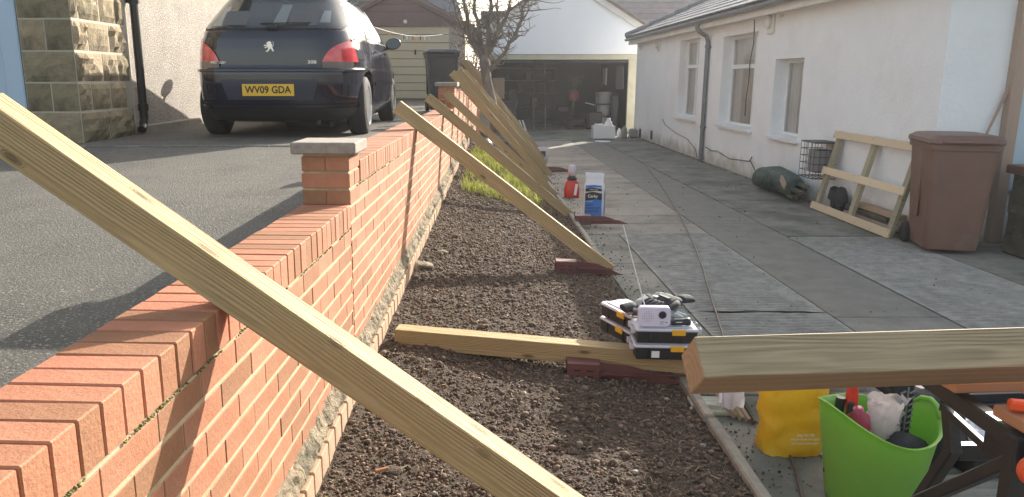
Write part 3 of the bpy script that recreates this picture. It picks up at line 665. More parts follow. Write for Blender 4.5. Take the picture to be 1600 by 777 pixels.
# ================================================================== house on the right
HX = 4.35
hr = thing('white_bungalow', 'white rendered bungalow with grey tiled roof running along the right of the drive', 'bungalow', (HX, 14, 0))
def rp_(name, mb, m, parent=hr, **k): return part(name, mb, m, parent, world=True, **k)
def zx(px, X=HX): return F*X/(px-745)
def Yof(px, z, X=HX): zc = zx(px, X); return (zc-(CAMH-z)*math.sin(PITCH))/math.cos(PITCH)
HY0, HY1 = 7.35, 21.5
wins = [(10.5, 11.5, .73, 1.82, 1), (12.3, 14.0, .745, 2.26, 2), (15.5, 16.95, .745, 2.33, 3)]
g = MB(); y = HY0
for a, b, z0, z1, k in wins:
    g.box(HX, HX+.3, y, a, -.05, 2.62); g.box(HX, HX+.3, a, b, -.05, z0); g.box(HX, HX+.3, a, b, z1, 2.62); y = b
g.box(HX, HX+.3, y, HY1, -.05, 2.62); g.box(HX+.3, 12.5, HY0, HY0+.3, -.05, 2.62); g.box(HX+.3, 12.5, HY1-.3, HY1, -.05, 2.62); g.box(12.2, 12.5, HY0+.3, HY1-.3, -.05, 2.62)
rp_('wall', g, m_white)
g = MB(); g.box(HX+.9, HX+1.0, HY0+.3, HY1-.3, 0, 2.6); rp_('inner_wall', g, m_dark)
for a, b, z0, z1, k in wins:
    fx = HX+.17; f = .055
    wf = MB(); wf.box(fx, fx+.06, a, a+f, z0, z1, .004); wf.box(fx, fx+.06, b-f, b, z0, z1, .004); wf.box(fx, fx+.06, a+f, b-f, z0, z0+f, .004); wf.box(fx, fx+.06, a+f, b-f, z1-f, z1, .004)
    zm = z0+(z1-z0)*.66; ym = a+(b-a)*(.5 if k == 3 else .30); panes = []
    if k > 1:
        wf.box(fx-.002, fx+.062, a+f, b-f, zm-.035, zm+.035, .004); wf.box(fx-.004, fx+.064, ym-.035, ym+.035, z0+f, z1-f, .004)
        panes = [(a+f, ym-.035, z0+f, zm-.035), (ym+.035, b-f, z0+f, zm-.035), (a+f, ym-.035, zm+.035, z1-f), (ym+.035, b-f, zm+.035, z1-f)]
    else: panes = [(a+f, b-f, z0+f, z1-f)]
    wo = rp_('window', wf, m_upvc)
    for pa, pb, pz0, pz1 in panes:
        q = MB(); q.add([(fx+.022, pa, pz0), (fx+.022, pb, pz0), (fx+.022, pb, pz1), (fx+.022, pa, pz1)], [[0, 3, 2, 1]]); part('pane', q, m_glass, wo, world=True)
    def cfn(u, v): return (fx+.060+.008*math.sin(u*60), a+(b-a)*u, z0+(z1-z0)*v)
    q = MB(); q.grid(cfn, 60, 1); part('curtain', q, m_curtain, wo, smooth=True, world=True)
    q = MB(); q.add([(HX-.06, a-.05, z0-.045), (HX-.06, b+.05, z0-.045), (HX+.17, b+.05, z0-.012), (HX+.17, a-.05, z0-.012), (HX-.06, a-.05, z0-.005), (HX-.06, b+.05, z0-.005), (HX+.17, b+.05, z0+.022), (HX+.17, a-.05, z0+.022)], [[0, 3, 2, 1], [4, 5, 6, 7], [0, 1, 5, 4], [0, 4, 7, 3], [1, 2, 6, 5]]); part('sill', q, m_upvc, wo, world=True)
# roof
EZ, EX, RX_, SL = 2.63, HX-.24, 8.4, .47
g = MB(); g.box(HX-.20, HX-.17, HY0-.25, HY1+.2, 2.44, 2.62, .003); g.box(HX-.20, 12.6, HY1+.2, HY1+.23, 2.44, 2.62); rp_('fascia', g, m_fascia)
g = MB(); g.box(HX-.17, HX, HY0-.25, HY1+.2, 2.46, 2.48); rp_('soffit', g, m_fascia)
rz_ = EZ+(RX_-EX)*SL; hd = RX_-EX
g = MB(); y0, y1 = HY0-.3, HY1+.3
g.add([(EX, y0, EZ), (EX, y1, EZ), (RX_, y1-hd, rz_), (RX_, y0, rz_), (2*RX_-EX, y0, EZ), (2*RX_-EX, y1, EZ), (EX, y0, EZ-.03), (EX, y1, EZ-.03), (2*RX_-EX, y0, EZ-.03), (2*RX_-EX, y1, EZ-.03)], [[0, 3, 2, 1], [3, 4, 5, 2], [1, 2, 5], [6, 7, 9, 8], [0, 1, 7, 6], [1, 5, 9, 7], [0, 6, 8, 4, 3]]); rp_('roof', g, m_tile_grey)
it = []; th = math.atan(SL); row = .30; nr = 15; inv = WM[hr.name].inverted()
for r_ in range(nr):
    xs = EX-.03+(r_+.5)*row*math.cos(th); ye = y1-(xs-EX); y = y0+(.15 if r_ % 2 else 0)
    while y < ye:
        it.append(((.335, .292, .02), .003, inv @ T3(xs, y+.15, EZ+.02+(xs-EX)*SL+.012, ry=-th+.05, rx=rnd(-.01, .01)))); y += .30
pieces(hr, 'tile', it, m_tile_grey)
rg = MB()
for k in range(16):
    a = Vector((EX, y1, EZ+.05)); b = Vector((RX_, y1-hd, rz_+.05)); rg.tube([a+(b-a)*(k/16), a+(b-a)*((k+1.05)/16)], [.10, .085], 8)
rp_('hip_tiles', rg, m_tile_grey, smooth=True)
g = MB(); gxx = HX-.26
ring = [(gxx+.055*math.cos(a), EZ-.045+.055*math.sin(a)) for a in np.linspace(math.pi, 2*math.pi, 9)]
g.loft([[(x_, yy, z_) for x_, z_ in ring]+[(x_*.0+gxx+(x_-gxx)*.85, yy, z_+.006) for x_, z_ in ring[::-1]] for yy in (HY0-.3, HY1+.25)]); rp_('gutter', g, m_pipe_grey)
yd = 14.8
g = MB(); g.tube([(gxx, yd, EZ-.08), (gxx, yd, EZ-.18), (gxx+.05, yd-.01, EZ-.24), (HX-.08, yd-.02, EZ-.32), (HX-.05, yd-.02, EZ-.42), (HX-.05, yd-.02, .02)], .042, 12)
for z in (2.1, .62): g.tube([(HX-.05, yd-.02, z), (HX-.05, yd-.02, z+.05)], .052, 12); g.box(HX-.05, HX, yd-.09, yd+.05, z+.01, z+.03)
rp_('downpipe', g, m_pipe_grey, smooth=False)
for (yy, zz, s, nm) in ((18.9, 2.30, .13, 'wall_vent'), (11.75, 2.36, .19, 'wall_vent'), (20.9, 2.35, .06, 'wall_vent')):
    g = MB(); g.lathe([(s*.5, 0), (s*.5, .09), (s*.3, .11)], 12, T3(HX, yy, zz, ry=R(-90))); g.cb((HX-.02, yy, zz-.02), (.04, s*1.3, s*1.6), .01); rp_(nm, g, m_fascia)
# vents of brick ends near the second flue
for k in range(6):
    g = MB(); g.cb((HX-.004, 11.35+.05*(k % 3)-.0, 2.42+.06*(k//3)), (.02, .035, .04), .006); rp_('air_hole', g, m_fascia)
# cables on the wall
def wire(name, pts, r, m, label): 
    g = MB(); g.tube([(HX-.012, Yof(px, z), z) for px, z in pts], r, 5); return solo(name, g, m, label, 'cable', smooth=True)
wire('wall_cable', [(1180, 2.44), (1179, 2.1), (1173, 1.8), (1171, 1.5), (1167, 1.25), (1165, .95)], .008, m_wire, 'thin dark cable hanging down beside the middle window of the bungalow')
wire('low_wall_cable', [(1036, .62), (1040, .50), (1058, .38), (1075, .33), (1088, .16), (1090, .02)], .006, m_wire, 'loose cable running low on the wall under the farthest window')
wire('low_wall_cable', [(1103, .28), (1112, .24), (1122, .27), (1140, .20), (1150, .22), (1172, .26), (1176, .34), (1173, .28), (1180, .16), (1187, .03)], .007, m_wire, 'loose cable low on the wall just right of the grey downpipe')
for px, zz in ((1001, .13), (1019, .18)):
    yy = Yof(px, zz); g = MB(); g.cb((HX-.02, yy, zz), (.04, .08, .22), .006); rp_('air_brick', g, m_bk)
# return wall bits: timber post, pale glazed panel, low mossy wall
PY = HY0
g = MB(); g.box(4.95, 5.06, PY-.10, PY-.002, 0, 3.2, .006); rp_('porch_post', g, m_tanwood)
g = MB(); g.box(5.06, 7.5, PY-.095, PY-.01, 1.84, 1.93, .006); g.box(5.27+.1, 5.47, PY-.098, PY-.006, .5, 1.84, .006); rp_('porch_rail', g, m_tanwood)
g = MB(); g.box(5.06, 7.4, PY-.05, PY-.04, .5, 3.1); rp_('porch_panel', g, mat('pale_blue_panel', (.50, .62, .70), (.44, .56, .64), 1.5, .2))
g = MB(); g.add([(4.80, PY-.06, 1.05), (4.805, PY-.06, 1.02), (4.96, PY-.06, 1.46), (4.95, PY-.06, 1.50), (4.80, PY-.04, 1.05), (4.805, PY-.04, 1.02), (4.96, PY-.04, 1.46), (4.95, PY-.04, 1.50)], [[0, 1, 2, 3], [0, 4, 5, 1], [7, 6, 5, 4], [0, 3, 7, 4]]); rp_('porch_brace', g, m_tanwood)
lw = thing('low_stone_wall', 'low dark mossy stone wall right of the brown wheelie bin', 'wall', (5.6, 6.7, 0))
it = []
for k in range(4):
    x_ = 4.78+(.1 if k % 2 else 0)
    while x_ < 7.4:
        wd = rnd(.25, .5); it.append(((round(wd-.02, 2), .30, .165), .012, T3(x_+wd/2-5.6, rnd(-.01, .01), .09+k*.18))); x_ += wd
pieces(lw, 'stone', it, m_mosswall)
part('core', MB().box(-.8, 1.8, -.13, .14, 0, .72), m_mosswall, lw); part('wall_coping', MB().cb((.5, 0, .76), (2.7, .38, .08), .01), m_brownbin, lw)
# brown tiled roof behind
fb_ = thing('far_brown_roofed_house', 'far house with brown tiled roof between the white garage and the bungalow', 'house', (9, 32, 0))
part('wall', MB().box(5, 16, 33, 40, 0, 3.6), m_dash, fb_, world=True)
g = MB(); g.add([(4.2, 32.4, 3.2), (17, 32.4, 3.2), (17, 37, 7.2), (8.2, 37, 7.2), (4.2, 41.6, 3.2), (17, 41.6, 3.2)], [[0, 1, 2, 3], [0, 3, 4], [4, 3, 2, 5]]); part('roof', g, m_tile_brown, fb_, world=True)
g = MB(); sth = math.atan(4/4.6)
for k in range(17):
    t = k/17; yy = 32.4+4.6*t; zz = 3.2+4*t; xl = 4.2+4*t
    g.cb(((xl+17)/2, yy+.14, zz+.17), (17-xl, .37, .03), .005, rot=Matrix.Rotation(sth-.05, 4, 'X'))
part('tile_course', g, m_tile_brown, fb_, world=True, kind='stuff')
# ================================================================== timber posts
def post(A, B, label, mm=m_post, t=.1, roll=0, up=(0, 0, 1), group='new fence posts leaning across the brick wall', name='fence_post', cat='fence post'):
    A = Vector(A); B = Vector(B); x = (B-A).normalized(); z = Vector(up); y = z.cross(x).normalized(); z = x.cross(y)
    m = Matrix((x, y, z)).transposed().to_4x4() @ Matrix.Rotation(roll, 4, 'X'); m.translation = (A+B)/2
    mb = MB(); mb.cb((0, 0, 0), ((B-A).length, t, t), .0025)
    o = bpy.data.objects.new(name, mb.mesh(name, mm)); C.objects.link(o); o.matrix_world = m; WM[o.name] = m
    return tag(o, label, cat, group)
def extend(A, B, L): d = (B-A).normalized(); return A, A+d*L
A = W(-32, 172, 1.83); B = W(800, 745, 2.00); d = (B-A).normalized(); B = A+d*((A.z-.075)/-d.z)
post(A, B, 'big foreground fence post crossing the brick wall and the whole lower left of the view')
plist = [((620, 166), 5.80, (950, 420), 6.10, 'second fence post from the camera, its foot above the rusty spike by the kerb'),
         ((668, 152), 8.15, (893, 339), 8.70, 'third fence post from the camera, its foot behind the blue concrete bag spike'),
         ((696, 145), 9.70, (880, 318), 10.1, 'fourth fence post from the camera, its foot beside the red sack'),
         ((706, 114), 10.8, (857, 287), 11.4, 'fifth fence post from the camera, broad side showing past the farther brick pillar'),
         ((716, 110), 11.9, (858, 272), 12.6, 'sixth fence post from the camera, thin between its neighbours below the tree'),
         ((724, 112), 12.7, (850, 256), 13.6, 'seventh fence post from the camera, its foot by the white and black sack'),
         ((722, 96), 13.4, (846, 247), 14.6, 'eighth fence post from the camera, rising highest beside the charcoal bin'),
         ((729, 97), 14.2, (842, 238), 15.6, 'farthest leaning fence post, its foot nearest the garage')]
for (a, za, b, zb, lab) in plist:
    A = W(*a, za); B = W(*b, zb); post(A, B+(B-A).normalized()*.02, lab)
post((-.43, 3.93, .20), (1.86, 3.56, .118), 'fence post lying flat across the soil under the organiser boxes', group=None)
cpo = post((.495, 1.665, .905), (2.9, 1.93, .885), 'fence post clamped cornerwise on the workbench in the right foreground', m_post_old, roll=R(45), t=.1, group=None)
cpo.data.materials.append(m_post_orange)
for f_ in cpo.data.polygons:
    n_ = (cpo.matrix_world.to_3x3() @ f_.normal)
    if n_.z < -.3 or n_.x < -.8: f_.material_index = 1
# ------------------------------------------------------------------ post spikes
def spike(loc, rz, label, sl=.165, bl=.44, tilt=0):
    r = thing('post_spike', label, 'post spike', loc, Matrix.Rotation(rz, 4, 'Z') @ Matrix.Rotation(tilt, 4, 'Y'), group='rust red fence post spikes lying on the bed')
    s = MB(); t = .05
    s.box(0, sl, -t, -t+.004, 0, .1, .001); s.box(0, sl, t-.004, t, 0, .1, .001); s.box(0, sl, -t, t, .096, .1, .001); s.box(0, sl, -t, t, 0, .004, .001); s.box(sl-.004, sl, -t, t, 0, .1)
    part('socket', s, m_ox, r)
    b = MB(); b.prism([(sl, .002), (sl, .098), (sl+.16, .085), (sl+bl, .008), (sl+bl, .002)], -.002, .002, T3(0, 0, 0, rx=R(90)))
    b.prism([(sl, -.048), (sl+.16, -.042), (sl+bl, -.003), (sl+bl, .003), (sl+.16, .042), (sl, .048)], .046, .05)
    part('blade', b, m_ox, r)
    for x_, z_ in ((.035, .066), (.10, .066), (.035, .036), (.10, .036)):
        part('slot', MB().cb((x_+.015, -t-.0005, z_), (.035, .003, .006), 0), m_slot, r)
p = W(886, 588, 3.86); spike((p.x, p.y+.05, .055), R(-3), 'rust red post spike in front of the flat post and organiser boxes', tilt=R(2))
p = W(868, 429, 6.0); spike((p.x, p.y+.05, .06), R(-2), 'rust red post spike under the foot of the second leaning post', tilt=R(2.5), bl=.36)
p = W(899, 356, 8.15); spike((p.x, p.y+.05, .03), 0, 'rust red post spike in front of the blue concrete sack', bl=.40)
p = W(846, 262, 12.6); spike((p.x, p.y+.05, .03), R(6), 'small far post spike among the feet of the farther posts', bl=.40)
# ------------------------------------------------------------------ organiser boxes
def organiser(loc, rz, label, sticker=False):
    r = thing('organiser_box', label, 'organiser box', loc, rz, group='black organiser boxes stacked on the flat post')
    w_, d_, h_ = .305, .175, .082
    b = MB(); b.loft([[(sx*(w_/2-.006-k), sy*(d_/2-.006-k), z) for sx, sy in ((-1, -1), (1, -1), (1, 1), (-1, 1))] for z, k in ((0, .008), (.006, .002), (h_*.72, 0), (h_*.74, -.001))])
    for s in (-1, 1): b.cb((s*.075, -d_/2+.004, h_*.36), (.012, .006, h_*.6), .001)
    part('case', b, m_bk, r)
    l = MB(); l.cb((0, 0, h_*.83), (w_, d_, h_*.2), .006); l.cb((0, 0, h_*.95), (w_-.05, d_-.05, h_*.08), .003); part('lid', l, m_lid, r)
    for s in (-1, 1):
        for yy in (-.045, .045):
            q = MB()
            q.cb((s*(w_/2+.008), yy-.014, h_*.72), (.022, .006, .026), .002); q.cb((s*(w_/2+.008), yy+.014, h_*.72), (.022, .006, .026), .002); q.cb((s*(w_/2+.017), yy, h_*.72), (.006, .034, .026), .002)
            part('hinge_loop', q, m_lid, r)
    for sx in ((-.0,) if not sticker else (-.0,)):
        part('latch', MB().cb((sx+.055, -d_/2-.004, h_*.74), (.066, .010, .030), .003), m_yel, r)
    if sticker: part('sticker', MB().cb((-.05, -d_/2+.0035, h_*.36), (.04, .0015, .034), 0), m_print_wht, r)
    return r
bx, by, bz = .935, 3.668, .19
organiser((bx, by, bz), R(-3), 'lower organiser box of the right front stack, with the white sticker', True)
organiser((bx+.004, by+.004, bz+.083), R(-3), 'upper organiser box of the right front stack, carrying the white radio')
organiser((.815, 3.955, bz-.0), R(-68), 'lower organiser box of the left rear stack, latch facing the wall')
organiser((.818, 3.953, bz+.083), R(-67), 'upper organiser box of the left rear stack, lid bright in the sun')
rd = thing('radio', 'small white portable radio standing on the organiser boxes with long aerial', 'radio', (.872, 3.62, bz+.167), R(-3))
b = MB(); ring = []
for k in range(32):
    a = 2*math.pi*k/32; cx = .078-.02; cz = .05-.02; sx = 1 if math.cos(a) >= 0 else -1; sz = 1 if math.sin(a) >= 0 else -1
    ring.append((sx*cx+.02*math.cos(a), sz*cz+.02*math.sin(a)+.051))
b.loft([[(x_*(1-k), y_, (z_-.051)*(1-k)+.051) for x_, z_ in ring] for y_, k in ((-.019, .05), (-.016, 0), (.016, 0), (.019, .05))]); part('shell', b, m_radio, rd, world=False)
b = MB()
for i in range(7):
    for j in range(7):
        if (i-3)**2+(j-3)**2 < 11: b.lathe([(.0019, 0), (.0019, .001)], 6, T3(-.032+(i-3)*.0085, -.0188, .052+(j-3)*.0085, rx=R(90)))
part('speaker_grille', b, m_greyblock, rd)
part('tuning_dial', MB().lathe([(.019, 0), (.019, .003), (.015, .006)], 24, T3(.038, -.019, .062, rx=R(90))).lathe([(.006, .006), (.006, .009)], 12, T3(.038, -.019, .062, rx=R(90))), m_bk, rd)
part('button_ring', MB().tube([(.038+.0075*math.cos(a), -.0205, .022+.0075*math.sin(a)) for a in np.linspace(0, 5.2, 14)], .0013, 5), m_greyblock, rd)
part('logo_mark', MB().cb((.059, -.0195, .024), (.011, .001, .003), 0), m_bk, rd)
part('aerial', MB().tube([(-.045, .01, .1), (-.115, .02, .33), (-.165, .024, .50)], [.0028, .0022, .0017], 7), m_lightw, rd)
# torch
tr = thing('torch', 'short black torch lying on the right organiser lid beside the radio', 'torch', (1.005, 3.62, bz+.187), R(4))
part('barrel', MB().lathe([(.015, -.045), (.017, -.03), (.016, .01), (.02, .03), (.02, .045), (.016, .047)], 16, T3(0, 0, 0, ry=R(90))), m_bk, tr, True)
part('stripe', MB().cb((-.012, -.0165, .003), (.03, .001, .004), 0), m_print_wht, tr)
# gloves
def glove(o, rz, label, flip=1, m=m_grey, pitch=0):
    r = thing('work_glove', label, 'glove', o, Matrix.Rotation(rz, 4, 'Z') @ Matrix.Rotation(pitch, 4, 'Y') @ Matrix.Scale(1.18, 4), group='work gloves on the organiser boxes')
    b = MB(); 
    def el(y, w_, h_, z): return [(w_*math.cos(a), y, z+h_*math.sin(a)*(1 if math.sin(a) > 0 else .6)) for a in np.linspace(0, 2*math.pi, 17)[:-1]]
    b.loft([[(p[1], p[0], p[2]) for p in el(y, w_, h_, z)] for y, w_, h_, z in ((-.06, .034, .014, .016), (-.03, .038, .02, .018), (0, .045, .022, .02), (.03, .048, .02, .02), (.055, .044, .014, .018))])
    part('palm', b, m, r, True)
    for k, (yy, L, cu) in enumerate(((-.032, .065, .2), (-.011, .078, .1), (.011, .075, .0), (.031, .06, -.1))):
        yy *= flip
        part('finger', MB().tube([(.045, yy, .018), (.045+L*.4, yy*1.15, .024), (.045+L*.75, yy*1.25+cu*.02, .017), (.045+L, yy*1.3+cu*.03, .008)], [.012, .0125, .0115, .006], 8), m, r, True)
    part('thumb', MB().tube([(-.02, .035*flip, .016), (.01, .06*flip, .02), (.04, .072*flip, .014), (.055, .074*flip, .01)], [.015, .014, .012, .006], 8), m, r, True)
    part('cuff', MB().loft([[(p[1], p[0], p[2]) for p in el(y, w_, h_, .016)] for y, w_, h_ in ((-.115, .042, .018), (-.11, .044, .019), (-.075, .04, .019), (-.055, .035, .016))]), m_black_fab, r, True)
    part('knuckle_band', MB().cb((.02, 0, .041), (.02, .07, .006), .002), m_bk, r)
zt = bz+.168
glove((.89, 3.84, zt+.035), R(12), 'grey and black work glove lying uppermost behind the radio', 1, pitch=R(-12))
glove((.93, 3.74, zt+.004), R(-14), 'grey and black work glove nearer the radio, cuff over the lid edge', -1, m_grey)
glove((.985, 3.80, zt+.05), R(205), 'folded black work glove heaped on the right of the pair', 1, m_black_fab)
p = W(985, 468, 4.02); g = MB(); g.cb((p.x, p.y, zt+.012), (.045, .03, .03), .006, rot=.4); g.tube([(p.x-.01, p.y, zt+.01), (p.x-.03, p.y+.03, zt+.006)], .008); solo('clamp_handle', g, m_red, 'small red plastic tool end behind the gloves', 'tool')
# ------------------------------------------------------------------ concrete sack and red sack
def sack(name, loc, rz, w_, d_, h_, prof, m, label, cat, seed):
    r = thing(name, label, cat, loc, rz)
    rings = []
    for t, k, tw in prof:
        rg_ = []
        for i in range(28):
            a = 2*math.pi*i/28; ca, sa = math.cos(a), math.sin(a); e = .55
            x_ = math.copysign(abs(ca)**e, ca)*w_/2*k; y_ = math.copysign(abs(sa)**e, sa)*d_/2*tw; n_ = .006*nz(x_*30+seed, t*9, y_*30)
            rg_.append((x_+n_, y_+n_, t*h_+(.012*nz(x_*14, seed)*(t > .9))))
        rings.append(rg_)
    part('sack_body', MB().loft(rings), m, r, True); return r
p = G(929, 340, 0); p.y += .08
cs = sack('concrete_sack', (p.x, p.y, 0), R(-6), .235, .13, .50, [(0, .96, .8), (.03, 1, 1), (.3, 1.02, 1.05), (.6, 1.0, .95), (.74, .97, .7), (.80, .86, .3), (.9, .88, .14), (1, .92, .10)], m_bagwhite, 'blue and white sack of fence post concrete standing on the drive', 'sack', 3)
fy = -.073
def wavep(z0, z1, x0, x1, am, y_, ph=0):
    n = 14; xs = [x0+(x1-x0)*i/n for i in range(n+1)]
    lo = [(x_, z0+am*math.sin(x_*32+ph)) for x_ in xs]; hi = [(x_, z1+am*math.sin(x_*32+ph+1.2)) for x_ in xs[::-1]]
    return MB().prism(lo+hi, 0, .0012, T3(0, y_, 0, rx=R(90)))
part('blue_panel', wavep(.012, .215, -.105, .083, .0, fy), m_blue, cs); part('black_band', wavep(.20, .285, -.105, .083, .008, fy-.0016, 1), m_print_blk, cs)
part('black_band', wavep(.300, .335, -.103, .080, .005, fy+.0045, 1), m_print_blk, cs); part('blue_panel', wavep(.340, .365, -.100, .078, .004, fy+.0165, 1), m_blue, cs)
g = MB(); g.box(.1185, .1200, -.05, .052, .012, .215); part('blue_panel', g, m_blue, cs); g = MB(); g.box(.1187, .1204, -.045, .048, .215, .30); part('black_band', g, m_print_blk, cs)
text('brand_lettering', 'Carby', .046, m_print_wht, cs, T3(-.02, fy-.0035, .243) @ FRONT, .0008)
text('lettering', 'BLENDED', .017, m_print_wht, cs, T3(-.055, fy-.0025, .185) @ FRONT)
text('lettering', 'MAKE IT', .022, m_print_blk, cs, T3(-.054, fy-.0025, .140) @ FRONT, .0005)
text('lettering', 'FENCE POST', .029, m_print_blk, cs, T3(-.018, fy-.0025, .105) @ FRONT, .0008)
text('lettering', 'CONCRETE', .029, m_print_blk, cs, T3(-.026, fy-.0025, .070) @ FRONT, .0008)
text('lettering', 'READY MIX', .018, m_print_wht, cs, T3(-.01, fy+.002, .318) @ FRONT)
p = G(893, 308, 0)
rs = sack('red_sack', (p.x, p.y, 0), R(10), .20, .15, .33, [(0, .95, .9), (.05, 1, 1), (.35, 1, 1), (.6, .8, .8), (.74, .38, .4), (.8, .3, .35), (.86, .42, .4), (1, .5, .3)], m_red, 'slumped red sack with tied pale neck beside the concrete sack', 'sack', 11)
g = MB(); g.lathe([(.035, .28), (.05, .31), (.058, .36), (.05, .41), (.03, .43)], 12); part('neck', g, m_plas_w, rs, True)
g = MB(); g.lathe([(.07, .235), (.06, .265), (.04, .285)], 12); part('dark_band', g, m_print_blk, rs, True)
g = MB(); g.cb((.03, -.088, .11), (.035, .004, .15), 0, rot=Matrix.Rotation(R(8), 4, 'Y')); part('print_strip', g, m_print_wht, rs)
p = G(846, 250, 0); wb = sack('white_black_sack', (p.x, p.y, 0), 0, .26, .2, .25, [(0, .9, .9), (.1, 1, 1), (.5, .95, .9), (.8, .7, .6), (1, .5, .4)], m_plas_w, 'crumpled white and black sack by the far post feet', 'sack', 21)
g = MB(); g.cb((.02, -.1, .12), (.1, .02, .12), .01); part('dark_patch', g, m_print_blk, wb)
# ------------------------------------------------------------------ white tub things by the garage
p = G(942, 217, 0)
wc = thing('white_crate', 'white plastic crate of empty bottles on the drive before the garage', 'crate', (p.x, p.y, 0))
g = MB(); wv, dv, hv = .54, .4, .34
for s in (-1, 1): g.box(s*wv/2-.01, s*wv/2+.01, -dv/2, dv/2, 0, hv)
g.box(-wv/2+.01, wv/2-.01, -dv/2, -dv/2+.02, 0, hv); g.box(-wv/2+.01, wv/2-.01, dv/2-.02, dv/2, 0, hv); g.box(-wv/2, wv/2, -dv/2, dv/2, 0, .02)
for k in range(8): g.box(-.25+k*.066, -.235+k*.066, -dv/2-.006, -dv/2+.001, .02, hv-.03)
part('tray', g, m_lightw, wc)
def jug(loc, s, m, label, grp=None): 
    return solo('plastic_bottle', MB().lathe([(.06*s, 0), (.075*s, .02*s), (.075*s, .2*s), (.055*s, .26*s), (.03*s, .29*s), (.03*s, .32*s)], 16, T3(*loc)), m, label, 'bottle', grp, True)
jug((p.x+.13, p.y-.02, .05), 1.5, m_lightw, 'tall white bottle standing in the white crate')
g = MB(); g.cb((p.x-.12, p.y, .36), (.22, .2, .05), .01); solo('folded_paper', g, m_bagwhite, 'white folded paper on top of the white crate', 'paper')
q = G(967, 215, 0); jug((q.x, q.y, 0), .75, m_print_wht, 'small white bottle on the drive just right of the white crate')
q = G(975, 217, 0); jug((q.x, q.y, 0), 1.05, m_greyblock, 'pale grey bottle near the bungalow corner')
q = G(990, 216, 0); g = MB(); g.cb((q.x, q.y+.1, .12), (.22, .2, .24), .04); solo('grey_tub', g, m_greyblock, 'squat grey tub tucked against the bungalow corner', 'tub')
q = G(942, 221, 0); g = MB(); g.lathe([(.2, 0), (.2, .01)], 20, T3(q.x-.02, q.y-.1, .002)); solo('flat_white_lid', g, m_lightw, 'flat white lid lying on the drive before the crate', 'lid')
# ------------------------------------------------------------------ leaning timber frame, cage, tarp, offcuts
P0 = Vector((4.09, 9.25, .0)); P1 = Vector((4.07, 7.42, .0)); U = Vector((.21, -.02, .94)); ax = (P1-P0).normalized(); nrm = ax.cross(U).normalized()
lf = thing('timber_frame', 'open pale timber frame of three rails and three stiles leaning on the white wall', 'frame', P0)
def lp(s, t, off=0): return P0+(P1-P0)*s+U*t+nrm*off
for t in (.05, .50, .95): part('rail', MB().bar(lp(-.005, t, .02), lp(1.005, t, .02), .022, .085, .002, up=U), m_batten, lf, world=True)
for s in (.035, .50, .965): part('stile', MB().bar(lp(s, 0.0, -.022), lp(s, 1.0, -.022), .045, .085, .002, up=ax), m_batten_g, lf, world=True)
cg = thing('wire_cage', 'black wire guard cage round a grey flue on the white wall', 'cage', (4.3, 9.45, .6))
x0, x1, y0, y1, z0, z1 = 4.06, 4.34, 9.26, 9.66, .36, .79
g = MB()
for k in range(6):
    z = z0+(z1-z0)*k/5; g.tube([(x1, y0, z), (x0, y0, z), (x0, y1, z), (x1, y1, z)], .004 if k not in (0, 5) else .007, 4, False)
for k in range(5):
    y_ = y0+(y1-y0)*k/4; g.tube([(x1, y_, z0), (x0, y_, z0), (x0, y_, z1), (x1, y_, z1)], .004, 4, False)
for k in range(1, 4):
    x_ = x0+(x1-x0)*k/4; g.tube([(x_, y0, z0), (x_, y0, z1), (x_, y1, z1), (x_, y1, z0), (x_, y0, z0)], .0035, 4, False)
part('wire_mesh', g, m_wire, cg, world=True); g = MB(); g.cb((4.22, 9.46, .56), (.2, .26, .28), .02); part('flue', g, m_greyblock, cg, world=True)
part('cage_top', MB().box(x0, x1, y0, y1, z1, z1+.01), m_bk, cg, world=True)
tp = thing('tarpaulin_roll', 'dark green tarpaulin roll bundled with timber along the wall foot', 'tarpaulin', (4.1, 10.5, 0))
def tf(u, v):
    a = 2*math.pi*u; y_ = 9.75+1.35*v; e = math.sin(math.pi*min(max(v, .0), 1))**.35; rr = (.165+.045*nz(math.cos(a)*1.2, math.sin(a)*1.2, y_*1.6)+.018*nz(math.cos(a)*5, math.sin(a)*5, y_*4))*(.55+.45*e)
    return (4.10+rr*1.05*math.cos(a), y_, max(.2*(.6+.4*e)+rr*math.sin(a), .004))
g = MB(); g.grid(tf, 28, 40); part('tarpaulin', g, m_tarp, tp, True, world=True)
for k, (dx_, dz_) in enumerate(((-.05, .16), (.04, .22), (-.08, .08), (.05, .1))): part('timber_end', MB().bar((4.08+dx_, 9.45+.06*k, dz_), (4.12+dx_, 10.3, dz_+.03), .07, .03), m_mosswall, tp, world=True)
g = MB(); g.cb((3.95, 9.85, .24), (.02, .2, .09), .003, rot=Matrix.Rotation(.5, 4, 'X')); part('torn_board', g, m_tanwood, tp, world=True)
for k, (ya, yb, z_, x_) in enumerate(((7.7, 8.7, .05, 4.26), (7.8, 8.9, .12, 4.28), (7.6, 8.5, .18, 4.27))):
    solo('old_board', MB().bar((x_, ya, z_), (x_, yb, z_), .11, .05, .004), [m_tanwood, m_mosswall, m_card][k], ['lowest', 'middle', 'topmost'][k]+' of the old boards piled behind the leaning timber frame', 'board', 'old boards behind the timber frame')
g = MB(); g.tube([(4.22, 9.0-.03*k, .16+.1*math.sin(k*1.3)) for k in range(10)], .07, 8); solo('dark_bundle', g, m_black_fab, 'dark bundle heaped behind the left stile of the timber frame', 'bundle', smooth=True)
